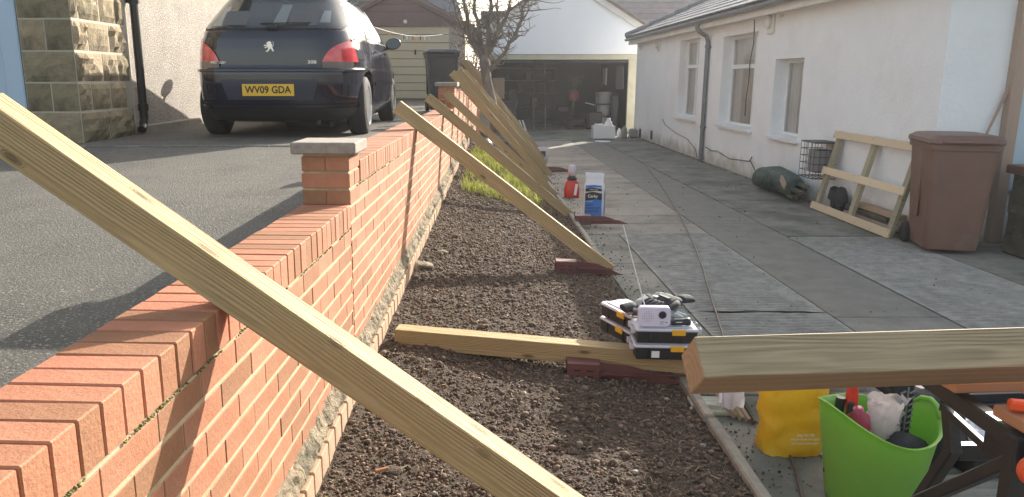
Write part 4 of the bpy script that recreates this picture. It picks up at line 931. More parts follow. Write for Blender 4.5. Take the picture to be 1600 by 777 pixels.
# ------------------------------------------------------------------ wheelie bins
def rrect(hx, hy, r, z, n=5):
    pts = []
    for cx, cy, a0 in ((hx-r, hy-r, 0), (-hx+r, hy-r, 90), (-hx+r, -hy+r, 180), (hx-r, -hy+r, 270)):
        for k in range(n): a = R(a0+90*k/(n-1)); pts.append((cx+r*math.cos(a), cy+r*math.sin(a), z))
    return pts
def wheelie(loc, rz, m, label, lidm=None, lidopen=0):
    r = thing('wheelie_bin', label, 'wheelie bin', loc, rz)
    lidm = lidm or m
    b = MB(); b.loft([rrect(.215, .26, .05, .04), rrect(.225, .27, .05, .10), rrect(.262, .325, .05, .80), rrect(.268, .335, .05, .93), rrect(.285, .35, .05, .935), rrect(.288, .352, .05, .985)])
    part('body', smooth_fix(b), m, r)
    for s in (-1, 1): part('rib', MB().cb((s*.255, .0, .60), (.03, .12, .60), .012), m, r)
    lid = MB(); lid.loft([rrect(.292, .36, .05, .985), rrect(.30, .368, .05, 1.0), rrect(.295, .362, .05, 1.03), rrect(.25, .31, .06, 1.062), rrect(.2, .25, .06, 1.068)])
    part('lid', smooth_fix(lid), lidm, r)
    part('lid_handle', MB().tube([(-.2, -.36, 1.01), (-.2, -.40, 1.01), (.2, -.40, 1.01), (.2, -.36, 1.01)], .014, 8), lidm, r)
    part('rear_handle', MB().tube([(-.22, .34, .98), (-.22, .43, 1.03), (.22, .43, 1.03), (.22, .34, .98)], .017, 8), m, r)
    for s in (-1, 1): part('wheel', MB().lathe([(.03, -.03), (.09, -.035), (.1, -.02), (.1, .02), (.09, .035), (.03, .03)], 20, T3(s*.235, .27, .10, ry=R(90))), m_tyre, r, True)
    return r
def smooth_fix(b): return b
wheelie((4.33, 7.0, 0), R(-14), m_brownbin, 'brown wheelie bin standing by the corner of the white bungalow')
p = W(690, 150, 13.6); wheelie((p.x, p.y, tarz(0, p.y)), R(8), m_blackbin, 'charcoal wheelie bin on the raised drive behind the farther brick pillar')
# ------------------------------------------------------------------ right foreground: bags, tub, workbench
g = MB(); T = T3(0, 0, 0)
yb = thing('yellow_carrier_bag', 'yellow plastic carrier bag with small white print standing left of the green tub', 'bag', (1.335, 3.04, 0))
rings = []
for t in np.linspace(0, 1, 16):
    rg_ = []
    for i in range(48):
        a = 2*math.pi*i/48; ca, sa = math.cos(a), math.sin(a); k = .86+.24*t-.05*math.sin(t*3); 
        x_ = math.copysign(abs(ca)**.5, ca)*.145*k; y_ = math.copysign(abs(sa)**.6, sa)*.085*(1-.35*t)
        n_ = .020*nz(x_*9, y_*9, t*5)+.011*nz(x_*28, y_*28, t*15); rg_.append((x_*(1+n_*4), y_+n_*1.5, t*.37+.02*nz(x_*12, 3)*(t > .9)))
    rings.append(rg_)
part('bag_body', MB().loft(rings, caps=False), m_bag_yel, yb, True)
for k, (s, sz) in enumerate((('bag for life', .017), ('Please reuse me again', .0135), ('and recycle when worn', .0115))): text('lettering', s, sz, m_print_wht, yb, T3(.03, -.098, .105-.019*k, rz=0) @ FRONT)
g = MB(); 
def wf_(u, v): x_ = 1.10+.10*u; return (x_, 3.22+.03*nz(u*4, v*4), .10+.30*v*(1-.1*u)+.03*nz(u*5, v*5, 2))
g.grid(wf_, 10, 12); g.grid(lambda u, v: (lambda p_: (p_[0], p_[1]+.05, p_[2]))(wf_(u, v)), 10, 12); solo('white_plastic_sheet', g, m_plas_w, 'white plastic sheet poking out behind the yellow bag', 'plastic sheet', smooth=True)
p = G(1108, 634, .02)
solo('pale_offcut', MB().cb((p.x, p.y, .03), (.19, .10, .035), .004, rot=-.05).cb((p.x+.01, p.y-.04, .012), (.21, .07, .022), .003, rot=.03), m_offcut, 'pale timber offcut on the path edge under the clamped post', 'offcut')
for k in range(4):
    a = G(1118+10*k, 608, .10); b_ = G(1150+10*k, 652+3*k, .01)
    solo('thin_batten', MB().bar(a, b_, .018, .03, .002), [m_tanwood, m_batten_g, m_tanwood, m_mosswall][k], ['leftmost', 'second', 'third', 'rightmost'][k]+' of the thin brown battens slanting behind the yellow bag', 'batten', 'thin battens beside the yellow bag')
tb = thing('rubber_tub', 'lime green flexible rubber tub full of tools on the drive', 'tub', (1.475, 2.62, 0))
def tubr(t, out=1.0):
    pts = []
    for i in range(64):
        a = 2*math.pi*i/64; r0 = (.150+.048*t)*out; sq = 1+.05*math.cos(2*a)*t
        z = t*.335+.055*t**6*math.exp(-((math.atan2(math.sin(a-R(8)), math.cos(a-R(8))))/.42)**2)+.075*t**4*math.exp(-((math.atan2(math.sin(a-R(195)), math.cos(a-R(195))))/.9)**2)
        pts.append((r0*math.cos(a)*sq, r0*math.sin(a)/sq, z-.03*(math.sin(a) < 0)*t*abs(math.sin(a))))
    return pts
g = MB(); ts = list(np.linspace(0, 1, 14))
g.loft([tubr(t) for t in ts]+[tubr(1, 1.035), tubr(1, 1.03)[:], tubr(1, .975)]+[tubr(t, .97) for t in ts[::-1][1:-1]]); part('tub_wall', g, m_green_tub, tb, True)
for s, a in ((1, R(8)),):
    c_, s_ = math.cos(a), math.sin(a); g = MB(); r0 = .205
    g.tube([(r0*math.cos(a-.35), r0*math.sin(a-.35), .350), (r0*1.0*math.cos(a-.2), r0*1.0*math.sin(a-.2), .382), (r0*1.0*c_, r0*1.0*s_, .392), (r0*1.0*math.cos(a+.2), r0*1.0*math.sin(a+.2), .382), (r0*math.cos(a+.35), r0*math.sin(a+.35), .350)], .010, 10); part('grip', g, m_green_tub, tb, True)
tx, ty = 1.475, 2.62
solo('pink_bottle', MB().lathe([(.03, 0), (.038, .01), (.042, .09), (.038, .13), (.018, .15), (.018, .17)], 18, T3(tx-.075, ty-.02, .235, rx=R(14), ry=R(-12))), m_pink, 'crimson plastic bottle standing in the green tub', 'bottle', smooth=True)
solo('red_tool', MB().tube([(tx-.11, ty+.0, .12), (tx-.10, ty+.0, .3), (tx-.095, ty+.02, .42)], [.014, .018, .022], 10).cb((tx-.095, ty+.02, .43), (.03, .04, .05), .008), m_red, 'red tool handle rising from the green tub', 'tool', smooth=False)
solo('black_tool_handle', MB().tube([(tx-.15, ty+.03, .1), (tx-.13, ty+.03, .4)], .018, 8).tube([(tx-.13, ty-.03, .08), (tx-.115, ty-.02, .40)], .012, 8), m_bk, 'dark tool handles leaning left inside the green tub', 'tool')
def cfn2(u, v):
    a = u*5.2; rr = .05+.035*nz(u*5, v*4)+.022*nz(u*15, v*11, 3)+.012*v; return (tx+.0+rr*math.cos(a)*(.8+.3*v)+.02*v, ty-.02+rr*math.sin(a)*.7, .20+.22*v+.02*nz(u*6, v*6, 4)+.02*nz(u*16, v*14, 6))
solo('crumpled_clear_bag', MB().grid(cfn2, 30, 22), m_clear, 'crumpled clear plastic bag stuffed upright in the green tub', 'plastic bag', smooth=True)
sf = thing('ribbed_grip_board', 'black ribbed plastic tool tray standing upright at the right of the green tub', 'tray', (tx+.105, ty+.04, .18), R(8))
part('board', MB().cb((0, 0, .12), (.075, .02, .30), .004), m_bk, sf); part('spine', MB().cb((.008, -.013, .12), (.006, .006, .28), .001), m_greyblock, sf)
for k in range(11):
    for s in (-1, 1): part('rib', MB().cb((.008+s*.019, -.012, .0+k*.024), (.024, .005, .007), .001, rot=Matrix.Rotation(R(-25*s*0-22), 4, 'Y')), m_greyblock, sf)
bm_ = MB()
def blob(mb, c, s, sd, sub=3):
    bm = bmesh.new(); bmesh.ops.create_icosphere(bm, subdivisions=sub, radius=1)
    for v in bm.verts: v.co *= 1+.28*nz(*(v.co*1.7+Vector((sd, 0, 0))))+.1*nz(*(v.co*5)); v.co = Vector((v.co.x*s[0]+c[0], v.co.y*s[1]+c[1], v.co.z*s[2]+c[2]))
    mb.add([v.co.copy() for v in bm.verts], [[v.index for v in f.verts] for f in bm.faces]); bm.free(); return mb
solo('black_rag', blob(blob(MB(), (tx+.06, ty-.06, .22), (.11, .08, .07), 3), (tx-.02, ty+.05, .2), (.12, .1, .08), 9), m_black_fab, 'black cloth bundled inside the green tub', 'cloth', smooth=True)
solo('grey_tin_lid', MB().cb((tx-.02, ty-.09, .245), (.09, .05, .012), .003, rot=.5), m_greyblock, 'grey flat tin lid lying in the front of the green tub', 'lid')
solo('black_holdall', blob(MB(), (1.86, 2.95, .14), (.14, .14, .15), 5), m_black_fab, 'black fabric holdall slumped right of the green tub', 'bag', smooth=True)
# open tool case
oc = thing('open_tool_case', 'open black tool case on the drive beneath the workbench', 'tool case', (2.25, 3.0, 0), R(4))
g = MB(); w_, d_, h_ = .62, .42, .13
g.box(-w_/2, w_/2, -d_/2, d_/2, 0, .015, .004); g.box(-w_/2, w_/2, -d_/2, -d_/2+.02, .015, h_, .004); g.box(-w_/2, w_/2, d_/2-.02, d_/2, .015, h_, .004); g.box(-w_/2, -w_/2+.02, -d_/2+.02, d_/2-.02, .015, h_, .004); g.box(w_/2-.02, w_/2, -d_/2+.02, d_/2-.02, .015, h_, .004)
part('case_base', g, m_bk, oc)
g = MB(); g.box(-w_/2, w_/2, d_/2, d_/2+.36, .10, .13, .004).box(-w_/2, w_/2, d_/2, d_/2+.02, .13, .17).box(-w_/2, w_/2, d_/2+.34, d_/2+.36, .13, .17).box(-w_/2, -w_/2+.02, d_/2+.02, d_/2+.34, .13, .17).box(w_/2-.02, w_/2, d_/2+.02, d_/2+.34, .13, .17); part('case_lid', g, m_bk, oc)
g = MB(); g.box(-w_/2-.004, w_/2+.004, -d_/2-.005, -d_/2, h_-.02, h_-.012); part('metal_strip', g, m_steel, oc)
g = MB(); g.box(-w_/2, w_/2, d_/2+.14, d_/2+.19, .135, .145); part('metal_strip', g, m_steel, oc)
for k in range(3): part('catch', MB().cb((-.2+.2*k, -d_/2-.008, h_-.03), (.05, .014, .05), .004), m_greyblock, oc)
solo('silver_foil', MB().grid(lambda u, v: (2.03+.34*u, 2.86+.26*v, .09+.06*nz(u*4, v*4)+.03*nz(u*11, v*11)+.05*math.sin(u*3.1)*math.sin(v*3.1)), 26, 20), m_foil, 'crumpled silver foil packet lying in the open tool case', 'foil', smooth=True)
g = MB()
for k in range(4): g.tube([(2.28+.05*k, 2.85, .06), (2.30+.05*k, 3.12, .10)], .012, 8)
solo('hand_tools', g, m_steel, 'steel hand tools lying in the right side of the tool case', 'tools')
# workbench
wm = thing('folding_workbench', 'folding workbench with orange brown jaws and black steel legs holding the post', 'workbench', (1.6, 1.75, 0))
def wp(name, mb, m, **k): return part(name, mb, m, wm, world=True, **k)
g = MB(); g.cb((1.62, 1.615, .805), (.86, .125, .028), .004, rot=R(4)); o = wp('front_jaw', g, m_wm_top)
g = MB(); g.cb((1.60, 1.86, .805), (.86, .125, .028), .004, rot=R(4)); wp('rear_jaw', g, m_wm_top)
for k in range(5): wp('jaw_hole', MB().lathe([(.011, 0), (.011, .001)], 14, T3(1.26+.15*k, 1.595+.011*k, .8195)), m_slot)
def leg(a, b_, w_=.032, h_=.032): wp('leg_bar', MB().bar(a, b_, w_, h_, .004), m_blk_metal)
X1, X2 = 1.215, 1.98
for X_ in (X1, X2):
    sg = 1 if X_ == X1 else -1
    wp('leg', MB().bar((X_+.05*sg, 1.94, .76), (X_+.06*sg, 1.89, .575), .034, .034, .005).bar((X_+.06*sg, 1.885, .59), (X_+.065*sg, 2.19, .02), .034, .034, .005), m_blk_metal)
    wp('leg', MB().bar((X_-.02*sg, 1.56, .785), (X_-.02*sg, 1.54, .02), .045, .04, .005), m_blk_metal)
    wp('side_rail', MB().bar((X_, 1.50, .755), (X_+.01*sg, 2.00, .755), .035, .045, .004), m_blk_metal)
    wp('brace', MB().bar((X_+.02*sg, 1.58, .66), (X_+.02*sg, 1.90, .70), .018, .022, .003), m_blk_metal)
    wp('brace', MB().bar((X_, 1.60, .70), (X_, 2.34, .02), .030, .032, .004), m_blk_metal)
    for p_ in ((X_+.065*sg, 2.19), (X_, 2.34), (X_-.02*sg, 1.54)): wp('foot', MB().cb((p_[0], p_[1], .018), (.05, .06, .036), .006), m_bk)
wp('crossbar', MB().bar((X1+.08, 1.91, .565), (X2-.08, 1.91, .565), .03, .045, .004), m_blk_metal)
wp('screw_bracket', MB().cb((1.245, 1.66, .72), (.06, .10, .10), .012).lathe([(.035, -.02), (.04, 0), (.035, .02)], 16, T3(1.245, 1.60, .70, rx=R(90))), m_bk)
p = W(1592, 642, 1.66); wp('bench_peg', MB().cb((p.x+.045, 1.60, .836), (.05, .026, .024), .005, rot=-.25), m_orange)
p = W(1600, 735, 1.62); wp('crank_handle', MB().lathe([(.0, -.012), (.03, -.01), (.034, 0), (.03, .01), (0, .012)], 20, T3(p.x+.02, p.y, p.z, rx=R(90))), m_orange)
p = W(1603, 612, 1.66); wp('clamp_knob', MB().lathe([(.018, -.012), (.024, 0), (.018, .012)], 14, T3(p.x+.02, p.y-.0, p.z-.0, rx=R(75))), m_orange)
# ------------------------------------------------------------------ cable
pts = [G(px, py, .008) for px, py in ((1012, 262), (1030, 285), (1047, 312), (1065, 342), (1083, 378), (1096, 412), (1106, 445), (1117, 482), (1130, 524), (1150, 560), (1178, 590), (1201, 620), (1216, 655), (1226, 690), (1243, 735), (1252, 770), (1262, 830))]
pp = []
for i in range(len(pts)-1):
    for k in range(5): t = k/5; q = pts[i].lerp(pts[i+1], t); pp.append(q+Vector((.006*nz(q.y*3, 1), 0, 0)))
solo('extension_cable', MB().tube(pp, .0065, 8), m_cable_b, 'long thin cable trailing down the middle of the drive to the bags', 'cable', smooth=True)
g = MB(); a = G(818, 388, .10); b_ = G(905, 393, .09); g.tube([a, a.lerp(b_, .5)+Vector((0, 0, .015)), b_], .004, 5); solo('cane', g, m_straw, 'thin pale cane lying on the soil behind the nearest spike', 'cane')
# ------------------------------------------------------------------ grass patch, plastic, shrub
g = MB()
for i in range(5200):
    y_ = 8.5+4.4*random.random()**1.2; x_ = rnd(wallx(y_)+.16, .78-.02*(y_-8.5)); 
    if nz(x_*3, y_*2, 8) < -.1 or (y_ < 8.9 and x_ > .62): continue
    z_ = soilz(x_, y_); h = rnd(.05, .16); a = rnd(0, 6.28); w_ = rnd(.003, .006); lx, ly = rnd(-.07, .07), rnd(-.07, .07)
    dx_, dy_ = math.cos(a)*w_, math.sin(a)*w_
    g.add([(x_-dx_, y_-dy_, z_), (x_+dx_, y_+dy_, z_), (x_+lx*.4-dx_*.7, y_+ly*.4-dy_*.7, z_+h*.6), (x_+lx*.4+dx_*.7, y_+ly*.4+dy_*.7, z_+h*.6), (x_+lx, y_+ly, z_+h)], [[0, 1, 3, 2], [2, 3, 4]])
gm = trans_mat('grass', (.20, .23, .05), (.32, .34, .07), .6, .45); g2 = MB()
for i in range(700):
    y_ = 8.4+4.6*random.random(); x_ = rnd(wallx(y_)+.1, .95); z_ = soilz(x_, y_); a = rnd(0, 6.28); L = rnd(.05, .16)
    g2.tube([(x_, y_, z_), (x_+math.cos(a)*L*.5, y_+math.sin(a)*L*.5, z_+L*.6), (x_+math.cos(a)*L, y_+math.sin(a)*L, z_+L*.5)], [.003, .002, .001], 3, False)
tag(part('dead_stems', g2, m_straw, None), 'dead straw coloured stems mixed through the grass tuft', 'dead grass', kind='stuff')
tag(part('grass_patch', g, gm, None), 'bright green grass tuft growing in the bed by the wall', 'grass', kind='stuff')
g = MB()
for i in range(60):
    x_, y_ = -.56+rnd(-.03, .05), 2.28+rnd(-.03, .04); 
    g.add([(x_, y_, .16), (x_+rnd(-.02, .02), y_+rnd(-.02, .02), .17+rnd(0, .03)), (x_+rnd(-.02, .02), y_+.01, .18)], [[0, 1, 2]])
tag(part('moss_tuft', g, gm, None), 'small yellow green moss tuft at the foot of the brick wall', 'moss', kind='stuff')
p = G(752, 240, .3)
solo('plastic_litter', MB().grid(lambda u, v: (p.x-.2+.4*u, p.y-.1+.4*v, soilz(p.x, p.y)+.06+.12*nz(u*4, v*4)+.05*nz(u*11, v*10)+.08*math.sin(u*3)*math.sin(v*3)), 20, 16), m_plas_w, 'crumpled pale plastic lying behind the grass tuft by the wall', 'plastic', smooth=True)
def shrub(name, c, s, n, m, label, cat, leaf=.05, stems=10):
    r = thing(name, label, cat, (c[0], c[1], c[2]))
    g = MB()
    for i in range(stems):
        a = rnd(0, 6.28); q = (math.cos(a)*s[0]*.7, math.sin(a)*s[1]*.7, s[2]*rnd(.6, 1)); g.tube([(0, 0, 0), (q[0]*.4, q[1]*.4, q[2]*.6), q], [.02, .012, .004], 5)
    part('stem', g, m_bark, r)
    g = MB()
    for i in range(n):
        u = Vector((random.gauss(0, 1), random.gauss(0, 1), random.gauss(0, 1))).normalized()*(random.random()**.4)
        if nz(*(u*2.2+Vector((n, 0, 0)))) < -.15: continue
        q = Vector((u.x*s[0], u.y*s[1], s[2]*.55+u.z*s[2]*.5)); t1 = Vector((rnd(-1, 1), rnd(-1, 1), rnd(-1, 1))).normalized()*leaf*rnd(.5, 1); t2 = t1.cross(Vector((rnd(-1, 1), rnd(-1, 1), rnd(-1, 1)))).normalized()*leaf*.35
        g.add([q-t1, q+t2, q+t1, q-t2], [[0, 1, 2, 3]])
    part('foliage', g, m, r, kind='stuff'); return r
m_dryleaf = mat('dry_leaf', (.26, .19, .12), (.17, .13, .08), 5, .9, island=.4)
shrub('dry_shrub', (-.12, 16.6, .9), (.5, .5, 1.7), 2200, m_dryleaf, 'dry brown twiggy shrub behind the bare tree by the raised drive', 'shrub', .035)
shrub('dark_hedge', (-4.6, 27, 1.2), (1.7, .8, 3.6), 9000, m_leafdark, 'dark hedge tree between the pebbledashed house and beige garage', 'hedge', .07)
# ------------------------------------------------------------------ bare tree
tr = thing('bare_tree', 'leafless knobbly tree rising behind the leaning posts before the garage', 'tree', (W(772, 190, 13.6).x, W(772, 190, 13.6).y, .35))
def P(px, py, z=13.5): return W(px, py, z)
part('trunk', MB().tube([P(776, 205, 13.6), P(772, 178, 13.55), P(766, 150), P(760, 122), P(757, 98), P(756, 88)], [.11, .095, .085, .085, .095, .07], 14), m_bark, tr, True, world=True)
limbs = [[(756, 96), (745, 78), (735, 62), (730, 40), (728, 14), (722, -18), (724, -50)], [(757, 94), (752, 70), (750, 45), (741, 20), (742, -10), (736, -50)], [(758, 95), (764, 66), (762, 40), (768, 12), (764, -20), (772, -60)],
         [(758, 96), (770, 72), (778, 52), (790, 30), (796, 5), (808, -30)], [(764, 112), (776, 98), (788, 84), (795, 68), (806, 60), (812, 38), (815, 18), (824, 0), (836, -20)], [(756, 92), (744, 66), (722, 44), (712, 20), (708, -12)], [(760, 92), (774, 62), (786, 54)], [(772, 72), (780, 40), (776, 10), (784, -30)]]
tw = []
for k, L in enumerate(limbs):
    zz = 13.5+[0, .3, -.2, .25, -.1, .2, -.3, .4][k]; pts = [P(px, py, 13.5+(zz-13.5)*min(i/3, 1)) for i, (px, py) in enumerate(L)]
    r0 = [.06, .055, .06, .05, .042, .035, .04, .035][k]; n = len(pts)
    fine = []
    for i in range(n-1):
        for j in range(4): t = j/4; fine.append(pts[i].lerp(pts[i+1], t)+Vector((nz(i+t, k), nz(i+t, k, 5), nz(i+t, k, 9)))*.035)
    fine.append(pts[-1]); rs_ = [r0*(1-.62*i/(len(fine)-1))*(1+.16*math.sin(i*2.1+k)) for i in range(len(fine))]
    lm = part('limb', MB().tube(fine, rs_, 9), m_bark, tr, True, world=True)
    tg = MB()
    for i in range(3, len(fine), 1):
        for q in range(2):
            d0 = Vector((rnd(-1, 1), rnd(-1, 1), rnd(-.2, 1.2))).normalized(); L_ = rnd(.15, .5); a = fine[i]; c_ = a+d0*L_*.45; e = c_+(d0+Vector((rnd(-.6, .6), rnd(-.6, .6), rnd(0, .7)))).normalized()*L_*.5
            tg.tube([a, c_, e], [.012, .008, .003], 5, False)
            for z_ in range(3):
                f = c_.lerp(e, rnd(0, 1)); tg.tube([f, f+Vector((rnd(-1, 1), rnd(-1, 1), rnd(-.3, 1))).normalized()*rnd(.06, .22)], [.005, .002], 4, False)
    for q in range(2 if k != 4 else 7):
        a = fine[-1-q*2] if q*2 < len(fine) else fine[-1]; p_ = a.copy(); d0 = Vector((rnd(.2, 1) if k == 4 else rnd(-1, 1), rnd(-.6, .6), rnd(-.05, .5))).normalized(); pl = [p_.copy()]
        for j in range(6): p_ = p_+d0*.12; d0 = (d0+Vector((rnd(-.4, .4), rnd(-.3, .3), rnd(-.3, .3)))).normalized(); pl.append(p_.copy())
        tg.tube(pl, [.009-.001*j for j in range(7)], 5, False)
    part('twigs', tg, m_bark, lm, world=True, kind='stuff')
# washing line
g = MB(); a = W(572, 38, 15.5); b_ = W(692, 54, 17.5); g.tube([a.lerp(b_, t/8)-Vector((0, 0, .12*math.sin(math.pi*t/8))) for t in range(9)], .006, 5)
wln = thing('washing_line', 'washing line with coloured pegs strung before the beige garage', 'washing line', a); part('line', g, m_lightw, wln, world=True)
for k, t in enumerate((.1, .28, .46, .5, .54, .58, .62, .68, .74, .8)):
    q = a.lerp(b_, t)-Vector((0, 0, .12*math.sin(math.pi*t)+.04)); part('peg', MB().cb(q, (.02, .02, .09), .004), [m_red, m_yel, m_bk, m_lightw, m_upvc_blue][k % 5], wln, world=True)
# ================================================================== parked car
CX, CY = -2.075, 7.88; CZ = tarz(0, 9.5)
ct = math.atan((tarz(0, 11.6)-tarz(0, 9))/2.6)
CZ -= .012
car = thing('parked_car', 'dark blue hatchback parked on the raised drive, seen from behind', 'car', (CX, CY, CZ-.003), Matrix.Rotation(ct, 4, 'X'))
zk = [.17, .22, .30, .42, .55, .66, .70, .715, .74, .80, .90, 1.00, 1.08, 1.12, 1.20, 1.30, 1.38, 1.43, 1.455, 1.475, 1.49, 1.50]
yrk = [.20, .10, .035, .012, .00, .004, .012, .035, .045, .048, .055, .072, .10, .135, .235, .37, .48, .53, .55, .60, .72, 1.0]
yfk = [4.05, 4.15, 4.25, 4.27, 4.26, 4.20, 4.16, 4.14, 4.10, 3.98, 3.60, 3.22, 3.04, 2.96, 2.78, 2.56, 2.38, 2.24, 2.15, 2.05, 1.95, 1.75]
hwk = [.78, .83, .875, .895, .905, .908, .905, .898, .897, .895, .885, .868, .845, .83, .79, .735, .69, .65, .62, .57, .51, .38]
YC = 1.9; NX, MY = 4.2, 5.4
def prof(z): return np.interp(z, zk, yrk), np.interp(z, zk, yfk), np.interp(z, zk, hwk)
def cp_(z, x=None, side=None, y=None, front=False):
    yr, yf, hw = prof(z); L = (yf-YC) if front else (YC-yr)
    if y is None:
        x = max(-hw*.9999, min(hw*.9999, x)); d = L*(1-abs(x/hw)**NX)**(1/MY); return Vector((x, YC+d if front else YC-d, z))
    L = (yf-YC) if y > YC else (YC-yr); q = min(abs(y-YC)/L, .9999); return Vector((side*hw*(1-q**MY)**(1/NX), y, z))
def outward(p, off):
    z = p.z; e = .012
    def implicit(x, y, zz):
        yr, yf, hw = prof(zz); L = (yf-YC) if y > YC else (YC-yr); return (abs(x)/hw)**NX+(abs(y-YC)/L)**MY
    gx = implicit(p.x+e, p.y, z)-implicit(p.x-e, p.y, z); gy = implicit(p.x, p.y+e, z)-implicit(p.x, p.y-e, z); gz = implicit(p.x, p.y, z+e)-implicit(p.x, p.y, z-e)
    n = Vector((gx, gy, gz)); n.normalize(); return p+n*off
zl = sorted(set([round(v, 4) for v in list(np.linspace(.17, 1.5, 40))+zk]))
rings = []
for z in zl:
    yr, yf, hw = prof(z); rg_ = []
    for k in range(72):
        a = 2*math.pi*k/72; s_, c_ = math.sin(a), math.cos(a)
        x_ = math.copysign(hw*abs(s_)**(2/NX), s_); y_ = YC-(YC-yr)*abs(c_)**(2/MY) if c_ > 0 else YC+(yf-YC)*abs(c_)**(2/MY)
        rg_.append((x_, y_, z))
    rings.append(rg_)
mb = MB(); mb.loft(rings); bmesh_body = mb.mesh('body', m_paint, True)
body = bpy.data.objects.new('body', bmesh_body); C.objects.link(body)
WR, WY0, WY1 = .316, .74, 3.35
cuts = []
for wy in (WY0, WY1):
    c_ = MB(); c_.lathe([(.365, -1.2), (.365, 1.2)], 40, T3(0, wy, .33, ry=R(90))); co = bpy.data.objects.new('cut', c_.mesh('cut', m_trim)); C.objects.link(co)
    md = body.modifiers.new('b', 'BOOLEAN'); md.operation = 'DIFFERENCE'; md.object = co; md.solver = 'EXACT'; cuts.append(co)
# window openings so the car reads hollow
def hollow(name, pts, x0, x1): pass
dg_ = bpy.context.evaluated_depsgraph_get(); me = bpy.data.meshes.new_from_object(body.evaluated_get(dg_)); body.modifiers.clear(); body.data = me
for co in cuts: bpy.data.objects.remove(co)
body.parent = car; WM[body.name] = WM[car.name].copy(); me.name = 'body'; smooth_by_angle(body, 40)
def patch(name, m, z0, z1, xa, xb, off, nu=24, nv=12, parent=car, front=False, label=None, th=.004):
    mb = MB()
    def fn(u, v):
        z = z0+(z1-z0)*v; x_ = xa(v)+(xb(v)-xa(v))*u; return outward(cp_(z, x_, front=front), off)
    mb.grid(fn, nu, nv); return part(name, mb, m, parent, True, label=label)
def spatch(name, m, side, z0, z1, ya, yb, off, nu=20, nv=8, parent=car):
    mb = MB(); mb.grid(lambda u, v: outward(cp_(z0+(z1-z0)*v, side=side, y=ya(v)+(yb(v)-ya(v))*u), off), nu, nv); return part(name, mb, m, parent, True)
# dark cabin behind the glass is the body itself; rear glass sits proud with a black surround
rc = lambda v: 1-.10*max(0, .16-v)/.16*1.2-.06*max(0, v-.85)/.15
m_rearglass = mat('car_window_glass', (.040, .046, .046), (.018, .021, .022), 1.2, .06, coat=.3, spec=.5, stretch=(1, .2, 1))
patch('rear_surround', m_trim, 1.085, 1.455, lambda v: -(.80-.205*v)*rc(v), lambda v: (.80-.205*v)*rc(v), .003)
rw = patch('rear_window', m_rearglass, 1.10, 1.44, lambda v: -(.775-.20*v)*rc(v), lambda v: (.775-.20*v)*rc(v), .006, 30, 14)
patch('headrest_shape', m_seat, 1.13, 1.30, lambda v: .18, lambda v: .46, .0072, 8, 6, rw); patch('headrest_shape', m_seat, 1.13, 1.28, lambda v: -.50, lambda v: -.24, .0072, 8, 6, rw)
patch('painted_light_patch', mat('painted_glass_light', (.16, .18, .17), rough=.1), 1.14, 1.35, lambda v: .02+.05*v, lambda v: .15+.02*v, .0070, 6, 6, rw)  # pale patches painted on the rear glass as light showing in it
patch('painted_light_patch', mat('painted_glass_light2', (.24, .27, .25), rough=.1), 1.12, 1.33, lambda v: -.60+.07*v, lambda v: -.49+.03*v, .0070, 6, 6, rw)
patch('painted_light_patch', mat('painted_glass_light3', (.18, .2, .2), rough=.1), 1.16, 1.29, lambda v: .48+.02*v, lambda v: .58-.02*v, .0070, 6, 6, rw)
wp2 = MB(); wp2.bar(outward(cp_(1.105, .02), .018), outward(cp_(1.135, .38), .016), .012, .03, .003); wp2.bar(outward(cp_(1.14, -.10), .014), outward(cp_(1.15, .40), .012), .008, .012, .002); wp2.cb(outward(cp_(1.10, .02), .02), (.11, .05, .05), .015); part('rear_wiper', wp2, m_trim, car)
# tail lamps
def lampx(v): return .515+.10*v+.20*v**3
for s in (-1, 1):
    q = MB()
    def fn(u, v):
        z = .775+.235*v; yr, yf, hw = prof(z); xi = min(lampx(v), hw*.985); phi0 = math.asin((xi/hw)**(NX/2)); phi1 = R(57-6*v); ph = phi0+(phi1-phi0)*u
        return outward(Vector((s*hw*math.sin(ph)**(2/NX), YC-(YC-yr)*math.cos(ph)**(2/MY), z)), .011-.006*max(0, v-.9)*10*0)
    q.grid(fn, 18, 14); tl = part('tail_lamp', q, m_light_red, car, True)
    q = MB(); q.grid(lambda u, v: (lambda p_: outward(p_, .006))(Vector(fn(u*.8, v*.001))-Vector((0, 0, .0))) - Vector((0, .0, .065*v)), 14, 5); part('reverse_lens', q, m_light_clear, tl, True)
# tailgate shut line, bumper lip, plate
lw_ = .004
patch('shut_line', m_trim, .705, .712, lambda v: -.66, lambda v: .66, .003, 40, 1)
for s in (-1, 1): patch('shut_line', m_trim, .712, .775, lambda v: s*.66-.003, lambda v: s*.62+.003 if False else s*.66+.003, .003, 1, 6)
patch('bumper_lip', m_paint, .675, .695, lambda v: -.88, lambda v: .88, .022, 60, 3); patch('bumper_lip', m_paint, .325, .355, lambda v: -.86, lambda v: .86, .014, 60, 3)
patch('bumper_lower', m_trim, .19, .315, lambda v: -.80-.05*v, lambda v: .80+.05*v, .005, 40, 4)
for s in (-1, 1): patch('reflector', m_trim, .372, .39, lambda v: s*.70-.09, lambda v: s*.70+.09, .006, 10, 1)
patch('plate_recess', mat('plate_recess_paint', (.022, .028, .05), rough=.4), .40, .60, lambda v: -.44-.06*v, lambda v: .42+.06*v, .0035, 20, 4)
PYc = cp_(.5, 0).y-.012
npl = part('number_plate', MB().cb((-.02, PYc, .497), (.52, .010, .118), .002), m_plate, car)
text('plate_lettering', 'WV09 GDA', .098, m_print_blk, npl, T3(-.02, PYc-.0062, .497) @ FRONT, .0022, .92)
yb_ = cp_(.93, 0).y
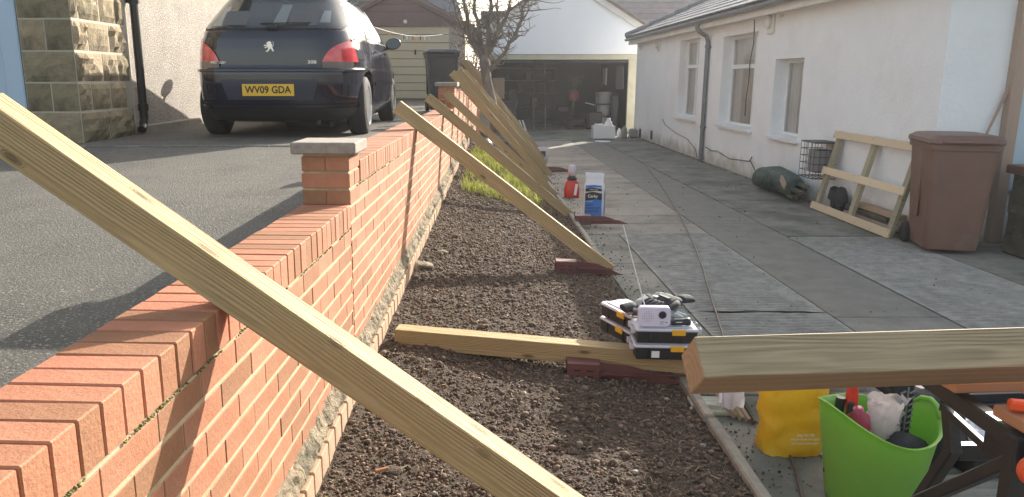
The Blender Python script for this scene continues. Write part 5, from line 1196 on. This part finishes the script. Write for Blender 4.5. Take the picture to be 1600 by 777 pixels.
text('badge_lettering', 'PEUGEOT', .032, m_chrome, car, T3(-.50, cp_(.765, -.50).y-.006, .765, rz=R(-4)) @ FRONT, .0004, 1.5)
text('badge_lettering', '308', .045, m_chrome, car, T3(.42, cp_(.770, .42).y-.006, .770, rz=R(3)) @ FRONT, .0008, 1.35)
# rampant lion emblem
Ln = [(-.010, .052), (.004, .058), (.018, .054), (.026, .044), (.020, .036), (.028, .030), (.034, .020), (.030, .004), (.036, -.008), (.040, -.024), (.048, -.034), (.040, -.040), (.028, -.036), (.024, -.022), (.014, -.012), (.004, -.018), (-.006, -.034), (-.020, -.044), (-.036, -.044), (-.030, -.034), (-.016, -.026), (-.012, -.012), (-.006, .000), (-.022, -.002), (-.040, -.010), (-.046, -.002), (-.032, .006), (-.012, .012), (-.028, .014), (-.050, .012), (-.052, .022), (-.034, .024), (-.014, .024), (-.022, .034), (-.026, .044), (-.016, .044)]
em = MB(); em.prism(Ln, 0, .007, T3(0, cp_(.915, 0).y-.002, .915, rx=R(90))); em.tube([(.030, cp_(.9, 0).y-.006, .92), (.044, cp_(.9, 0).y-.006, .93), (.046, cp_(.9, 0).y-.006, .955), (.038, cp_(.9, 0).y-.006, .968)], .004, 6)
part('lion_emblem', em, m_chrome, car)
# side glass, doors, mirror
for s in (-1, 1):
    spatch('side_window', m_rearglass, s, 1.03, 1.40, lambda v: .95-.02*v+.10*v, lambda v: 3.02-.80*v, .004, 40, 8)
    for y_ in (1.10, 2.02): spatch('pillar', m_trim, s, 1.025, 1.405, lambda v: y_-.03+.05*v, lambda v: y_+.035+.05*v, .007, 2, 8)
    spatch('waist_strip', m_chrome if s > 0 else m_trim, s, 1.012, 1.024, lambda v: .95, lambda v: 3.05, .006, 30, 1)
    spatch('rub_strip', m_paint, s, .52, .57, lambda v: 1.15, lambda v: 2.95, .014, 20, 2)
    for y_ in (1.12, 2.05, 3.0): spatch('shut_line', m_trim, s, .30, 1.02, lambda v: y_-.003, lambda v: y_+.003, .003, 1, 14)
    for y_ in (1.25, 2.18): p_ = cp_(.90, side=s, y=y_); part('door_handle', MB().cb((p_.x+s*.022, y_+.06, .90), (.02, .17, .028), .008), m_paint, car)
    p_ = cp_(1.0, side=s, y=2.88)
    mr_ = MB(); mr_.loft([[(p_.x+s*(.125+.105*k*math.cos(a)), 2.80-o, 1.055+.078*k*math.sin(a)+.012*k*math.cos(a)*s) for a in np.linspace(0, 2*math.pi, 21)[:-1]] for k, o in ((.92, .02), (1.0, 0), (1.0, -.05), (.8, -.1), (.4, -.13))])
    wm_ = part('wing_mirror', mr_, m_paint, car, True)
    part('mirror_glass', MB().loft([[(p_.x+s*(.125+.092*math.cos(a)), 2.778-o, 1.055+.066*math.sin(a)) for a in np.linspace(0, 2*math.pi, 21)[:-1]] for o in (0, .004)]), mat('mirror_glass', (.10, .14, .17), rough=.12), wm_)
    part('mirror_foot', MB().bar((p_.x-.02*s, 2.86, .985), (p_.x+.12*s, 2.83, 1.01), .05, .035, .01), m_trim, wm_)
    for wy in (WY0, WY1):
        wx = s*.778; wh = part('wheel', MB().lathe([(.20, -.10), (.27, -.105), (.305, -.085), (WR, -.05), (WR, .05), (.305, .085), (.27, .105), (.20, .10)], 44, T3(wx, wy, WR+.001, ry=R(90))), m_tyre, car, True)
        rim = MB(); TR = T3(wx+s*.085, wy, WR, ry=R(90*s)); rim.lathe([(.215, -.06), (.222, .018), (.205, .022), (.195, .0), (.195, -.05)], 40, TR, False); rim.lathe([(0, .005), (.05, .005), (.06, -.01), (.06, -.03)], 20, TR, False)
        for k in range(7):
            a = 2*math.pi*k/7; rim.bar((.04*math.cos(a), .04*math.sin(a), .0), (.205*math.cos(a), .205*math.sin(a), .006), .045, .016, .004, T=TR)
        part('wheel_rim', rim, m_chrome, wh, False); part('brake_disc', MB().lathe([(0, -.05), (.19, -.05)], 24, TR, False), m_trim, wh)
patch('windscreen', m_rearglass, 1.04, 1.42, lambda v: -.74+.14*v, lambda v: .74-.14*v, .004, 24, 8, front=True)
for s in (-1, 1): patch('headlamp', m_light_clear, .66, .80, lambda v: s*.62-.16, lambda v: s*.62+.16, .006, 10, 6, front=True)
part('silencer', MB().lathe([(.09, -.25), (.11, -.22), (.11, .22), (.09, .25)], 16, T3(.30, .45, .20, ry=R(90))).cb((-.25, 2.0, .24), (.5, 2.4, .14), .03), m_trim, car)
part('exhaust_pipe', MB().tube([(.42, .45, .17), (.45, .2, .17), (.45, .12, .165)], .022, 12), m_trim, car)
part('roof_aerial', MB().tube([(0, 1.1, 1.49), (0, 1.0, 1.52), (0, .75, 1.62)], .004, 6), m_trim, car)
# ------------------------------------------------------------------ lens glare imitated by an added haze
hm = bpy.data.materials.new('veil'); hm.use_nodes = True; ht = hm.node_tree
ht.nodes.remove(ht.nodes['Principled BSDF']); pv = ht.nodes.new('ShaderNodeVolumePrincipled'); pv.inputs['Color'].default_value = (.95, .96, 1, 1)
pv.inputs['Density'].default_value = .0013; pv.inputs['Anisotropy'].default_value = .55
ht.links.new(pv.outputs[0], ht.nodes['Material Output'].inputs['Volume'])
hb = MB(); hb.box(-310, 310, -70, 610, -1.4, 9.5); ho = part('veil', hb, hm, None); ho['kind'] = 'stuff'; ho['label'] = 'thin pale haze added over the whole place to imitate glare in the lens'; ho['category'] = 'veil'

# ------------------------------------------------------------------ debris and moss
def dpt():
    if random.random() < .55: y = 1.6+12*random.random()**1.8; return (1.10+abs(random.gauss(0, .13)), y, .002)
    if random.random() < .5: y = rnd(7.5, 20); return (4.33-abs(random.gauss(0, .07)), y, .002)
    y = 1.6+10*random.random()**1.6; return (rnd(1.1, 4.2), y, .004)
rocks('drive_grit', 2600, dpt, lambda p: (.0015+.004*random.random()**3)*(1+.1*p[1]), m_crumb, label='soil crumbs and grit spilled over the concrete drive', cat='grit')
rocks('tarmac_grit', 1500, lambda: (lambda y: (wallx(y)-.225-abs(random.gauss(0, .05)), y, tarz(0, y)))(rnd(1, 9)), lambda p: (.0015+.003*random.random()**2)*(1+.08*p[1]), m_pebble_stone, label='fine grit gathered on the tarmac beside the brick wall', cat='grit')
mm_ = mat('joint_moss', (.22, .21, .06), (.12, .13, .04), 20, .95, island=.3)
def mpt():
    y = .8+4*random.random()**1.4
    if nz(y*5, 0) < .12: y += .15
    z = .894 if y < 3.38 else 1.064
    return (wallx(y)+.002, y, z+rnd(-.004, .002))
rocks('joint_moss', 520, mpt, lambda p: .0012+.0028*random.random(), mm_, label='thin green moss in the joint under the wall top', cat='moss')
